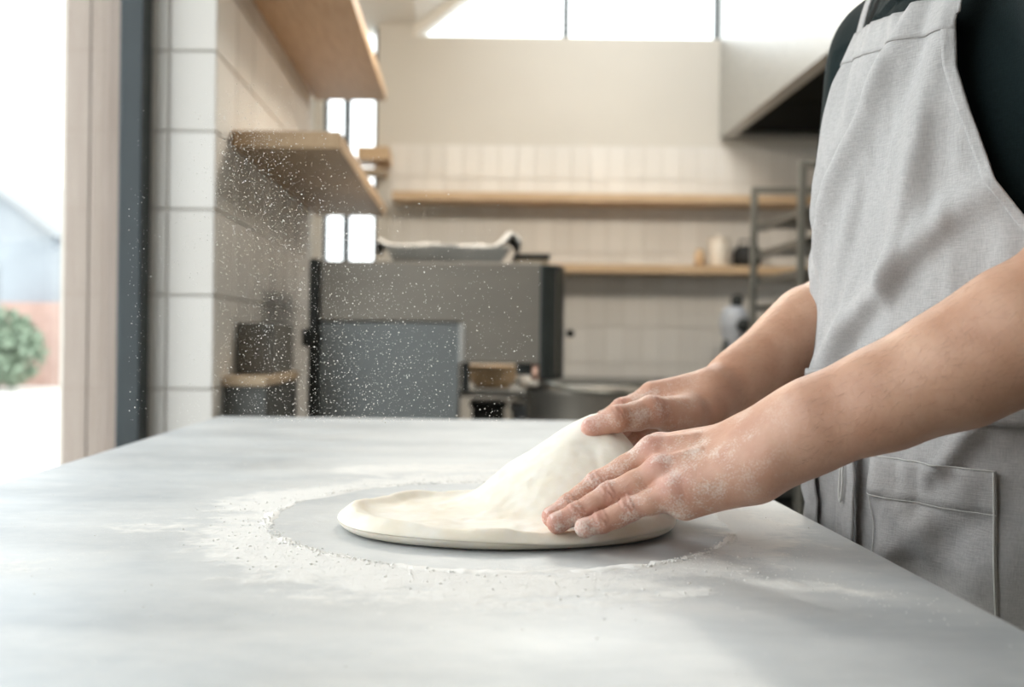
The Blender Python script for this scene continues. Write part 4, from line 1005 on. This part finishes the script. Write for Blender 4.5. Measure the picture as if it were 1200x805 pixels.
rel(boxes('crate_body', [((-.645, 2.62, .957), (-.54, 2.635, 1.10)), ((-.645, 2.885, .957), (-.54, 2.90, 1.10)), ((-.645, 2.635, .957), (-.635, 2.885, 1.10)), ((-.55, 2.635, .957), (-.54, 2.885, 1.10)), ((-.635, 2.635, .957), (-.55, 2.885, .967))], M['crate'], cr, .002), cr)

# ------------------------------------------------------------------ back wall furniture
s3 = shelf('back_shelf', (-.41, 4.98, 1.80), (2.3, YB - .012, 1.845), M['wood'], '', 0); tag(s3, 'upper long oak shelf on the back tiled wall', 'shelf')
s4 = shelf('back_shelf', (.20, 4.98, 1.425), (2.3, YB - .012, 1.47), M['wood'], '', 0); tag(s4, 'lower long oak shelf on the back tiled wall, holding jars', 'shelf')
cn = empty('canister', (1.352, 5.08, 1.47)); tag(cn, 'cream ceramic canister on the lower back shelf', 'canister')
lathe('body', [(0, 0), (.052, 0), (.055, .01), (.055, .13), (.05, .14), (0, .14)], M['ceramic'], cn, (0, 0, 0), 32); lathe('lid', [(.05, .14), (.056, .142), (.056, .155), (.012, .16), (.012, .172), (0, .174)], M['ceramic'], cn, (0, 0, 0), 32)
jr = lathe('spice_jar', [(0, 0), (.026, 0), (.028, .06), (.02, .075), (.02, .09), (0, .09)], M['rattan'], None, (1.245, 5.06, 1.47), 24); tag(jr, 'small tan jar left of the cream canister', 'jar')
bb = empty('black_pot', (1.505, 5.07, 1.47)); tag(bb, 'rounded black pot on the lower back shelf behind the rack', 'pot')
lathe('body', [(0, 0), (.06, 0), (.075, .03), (.075, .08), (.055, .11), (0, .118)], M['black_rubber'], bb, (0, 0, 0), 32); tube('handle', [(-.05, 0, .10), (-.04, 0, .145), (.04, 0, .145), (.05, 0, .10)], .006, M['dark'], bb)
bc = empty('back_counter', (1.7, 4.9, 0)); tag(bc, 'dark counter running along the back tiled wall', 'counter')
rel(box('worktop', (.25, 4.55, .83), (XR - .005, YB - .013, .862), M['counter'], bc, .004), bc); rel(box('carcass', (.27, 4.60, .08), (XR - .005, YB - .013, .83), M['cabinet'], bc), bc)
for k in range(5):
    x0 = .28 + k * .58; d_ = rel(box('door', (x0, 4.58, .12), (x0 + .57, 4.60, .80), M['cabinet'], bc, .004), bc)
    tube('handle', [(x0 + .2, 4.565, .76), (x0 + .37, 4.565, .76)], .006, M['steel'], d_)
    bpy.context.view_layer.update(); hd = d_.children[0]; hd.location = -Vector((1.7, 4.9, 0)) * 0 
gr = empty('coffee_grinder', (1.385, 4.88, .862)); tag(gr, 'small pale grey countertop grinder with black knobs on the back counter', 'appliance')
lathe('body', [(0, 0), (.085, 0), (.085, .03), (.06, .05), (.052, .20), (.072, .27), (.075, .33), (.05, .385), (0, .39)], M['grey_plastic'], gr, (0, 0, 0), 36)
lathe('top_knob', [(0, .385), (.025, .385), (.03, .40), (.03, .435), (.02, .45), (0, .45)], M['dark'], gr, (0.012, 0, 0), 24)
lathe('side_knob', [(0, -.05), (.032, -.05), (.036, -.03), (.034, 0), (0, 0)], M['dark'], gr, (.025, -.055, .29), 24, 'y')
box('base_panel', (-.005, -.10, .02), (.10, -.04, .19), M['cabinet'], gr, .01); tube('lever', [(-.055, -.05, .21), (-.075, -.06, .12), (-.06, -.06, .04)], .013, M['dark_metal'], gr)

# tray rack
RX, RX2, RY0, RY1, RZ = 1.275, 1.80, 3.6, 4.2, 1.76
rk = empty('tray_rack', ((RX + RX2) / 2, 3.9, 0)); tag(rk, 'tall steel tray rack holding baking trays beside the hood', 'rack')
for x in (RX, RX2):
    for y in (RY0, RY1): rel(box('post', (x - .014, y - .014, .08), (x + .014, y + .014, RZ), M['rack'], rk, .003), rk)
for y in (RY0, RY1): rel(box('top_rail', (RX + .015, y - .012, RZ - .027), (RX2 - .015, y + .012, RZ - .001), M['rack'], rk, .003), rk)
for x in (RX, RX2):
    for y in (RY0, RY1): rel(lathe('caster', [(0, -.012), (.035, -.012), (.04, -.006), (.04, .006), (.035, .012), (0, .012)], M['black_rubber'], rk, (x, y, .04), 20, 'x'), rk)
levels = [.35, .50, .65, .80, .95, 1.08, 1.20, 1.32, 1.44, 1.56]
for z in levels:
    for x, s in ((RX, 1), (RX2, -1)): rel(prism('runner', [(x + s * .014, z), (x + s * .05, z), (x + s * .05, z + .004), (x + s * .018, z + .004), (x + s * .018, z + .03), (x + s * .014, z + .03)], 'y', RY0, RY1, M['rack'], rk), rk)
ordn = ['lowest', 'second lowest', 'third lowest', 'fourth lowest', 'fifth lowest', 'fifth from the top', 'fourth from the top', 'third from the top', 'second from the top', 'topmost']
tp = tray('sheet_pan', (0, 0, 0), .225, .285, .025, M['tray']); tpd = tray('sheet_pan', (0, 0, 0), .225, .285, .025, M['dark_metal'])
for i, z in enumerate(levels):
    src = tp if i % 2 else tpd
    o = src if i < 2 else src.copy()
    if i >= 2: COL.objects.link(o)
    o.location = ((RX + RX2) / 2, 3.9, z + .0045)
    tag(o, ('pale' if i % 2 else 'dark') + ' sheet pan on the tray rack, %s of its trays' % ordn[i], 'tray', 'sheet pans on the tray rack')
def loaf_mesh():
    F = Field((-.2, -.1, -.02), (.2, .1, .12), .006); F.ell((0, 0, .03), (.15, .065, .042), None, .01); F.ell((.04, 0, .035), (.08, .062, .045), None, .02)
    V, Q = F.mesh(); V[:, 2] = np.maximum(V[:, 2], 0) ; V[:, 2] -= .006 * np.exp(-((np.abs((V[:, 0] * 9) % 1 - .5)) / .1) ** 2) * (V[:, 2] > .05)
    me = np_mesh('bread_loaf', V, Q); me.materials.append(M['bread']); return me
lm = loaf_mesh(); words = {9: ['near the front of the topmost tray', 'at the back of the topmost tray'], 8: ['near the front of the second tray from the top', 'at the back of the second tray from the top'], 6: ['near the front of the fourth tray from the top', 'at the back of the fourth tray from the top'], 5: ['near the front of the fifth tray from the top', 'at the back of the fifth tray from the top']}
for i, wl in words.items():
    for j, wd in enumerate(wl):
        o = link('bread_loaf', lm); o.location = ((RX + RX2) / 2 + (.02 if j else -.02), 3.76 + .28 * j, levels[i] + .0085); o.rotation_euler.z = .15 - .3 * j
        tag(o, 'brown crusty loaf ' + wd, 'bread', 'loaves on the tray rack')

# extraction hood
HX, HY0, HY1, HZ = 1.375, 2.5, YB - .015, 2.185
hd_ = empty('extraction_hood', (2.2, 3.9, HZ)); tag(hd_, 'large stainless steel extraction hood on the back right', 'hood')
def hp_(o): return rel(o, hd_)
t = .012
hp_(boxes('canopy', [((HX, HY0, HZ), (HX + t, HY1, 3.05)), ((XR - .05, HY0, HZ), (XR - .05 + t, HY1, 3.05)), ((HX + t, HY0, HZ), (XR - .05, HY0 + t, 3.05)), ((HX + t, HY1 - t, HZ), (XR - .05, HY1, 3.05)), ((HX, HY0, 3.05), (XR - .04, HY1, 3.07))], M['steel'], hd_))
hp_(boxes('rim', [((HX + t, HY0 + t, HZ), (HX + .07, HY1 - t, HZ + .02)), ((HX + .07, HY1 - .06, HZ), (XR - .05, HY1 - t, HZ + .02)), ((HX + .07, HY0 + t, HZ), (XR - .05, HY0 + .06, HZ + .02))], M['steel'], hd_))
for k in range(4):
    y0 = HY0 + .08 + k * .63
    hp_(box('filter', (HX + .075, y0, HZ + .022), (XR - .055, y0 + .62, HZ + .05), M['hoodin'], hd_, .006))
hp_(box('duct', (2.0, 3.6, 3.07), (2.5, 4.1, 3.5), M['steel'], hd_, .004))

# opal globes added as unseen fill above the frame, to brighten the back wall
for i, (x, y) in enumerate(FILL_GLOBES):
    zl = 2.43
    o = empty('fill_globe', (x, y, zl)); tag(o, 'added, unseen opal globe lamp hanging from the ceiling, ' + ('nearer the tiled left wall' if i == 0 else 'nearer the hood'), 'fill_lamp', 'added fill globes')
    lathe('globe', [(0.11 * math.sin(a), -0.11 * math.cos(a)) for a in np.linspace(0, PI, 17)], M['fill_lamp'], o, (0, 0, 0), 32)
    lathe('cap', [(0, .10), (.045, .10), (.045, .135), (.015, .15), (0, .15)], M['dark'], o, (0, 0, 0), 24)
    tube('flex', [(0, 0, .14), (0, 0, zc_(x) - zl)], .006, M['dark'], o)
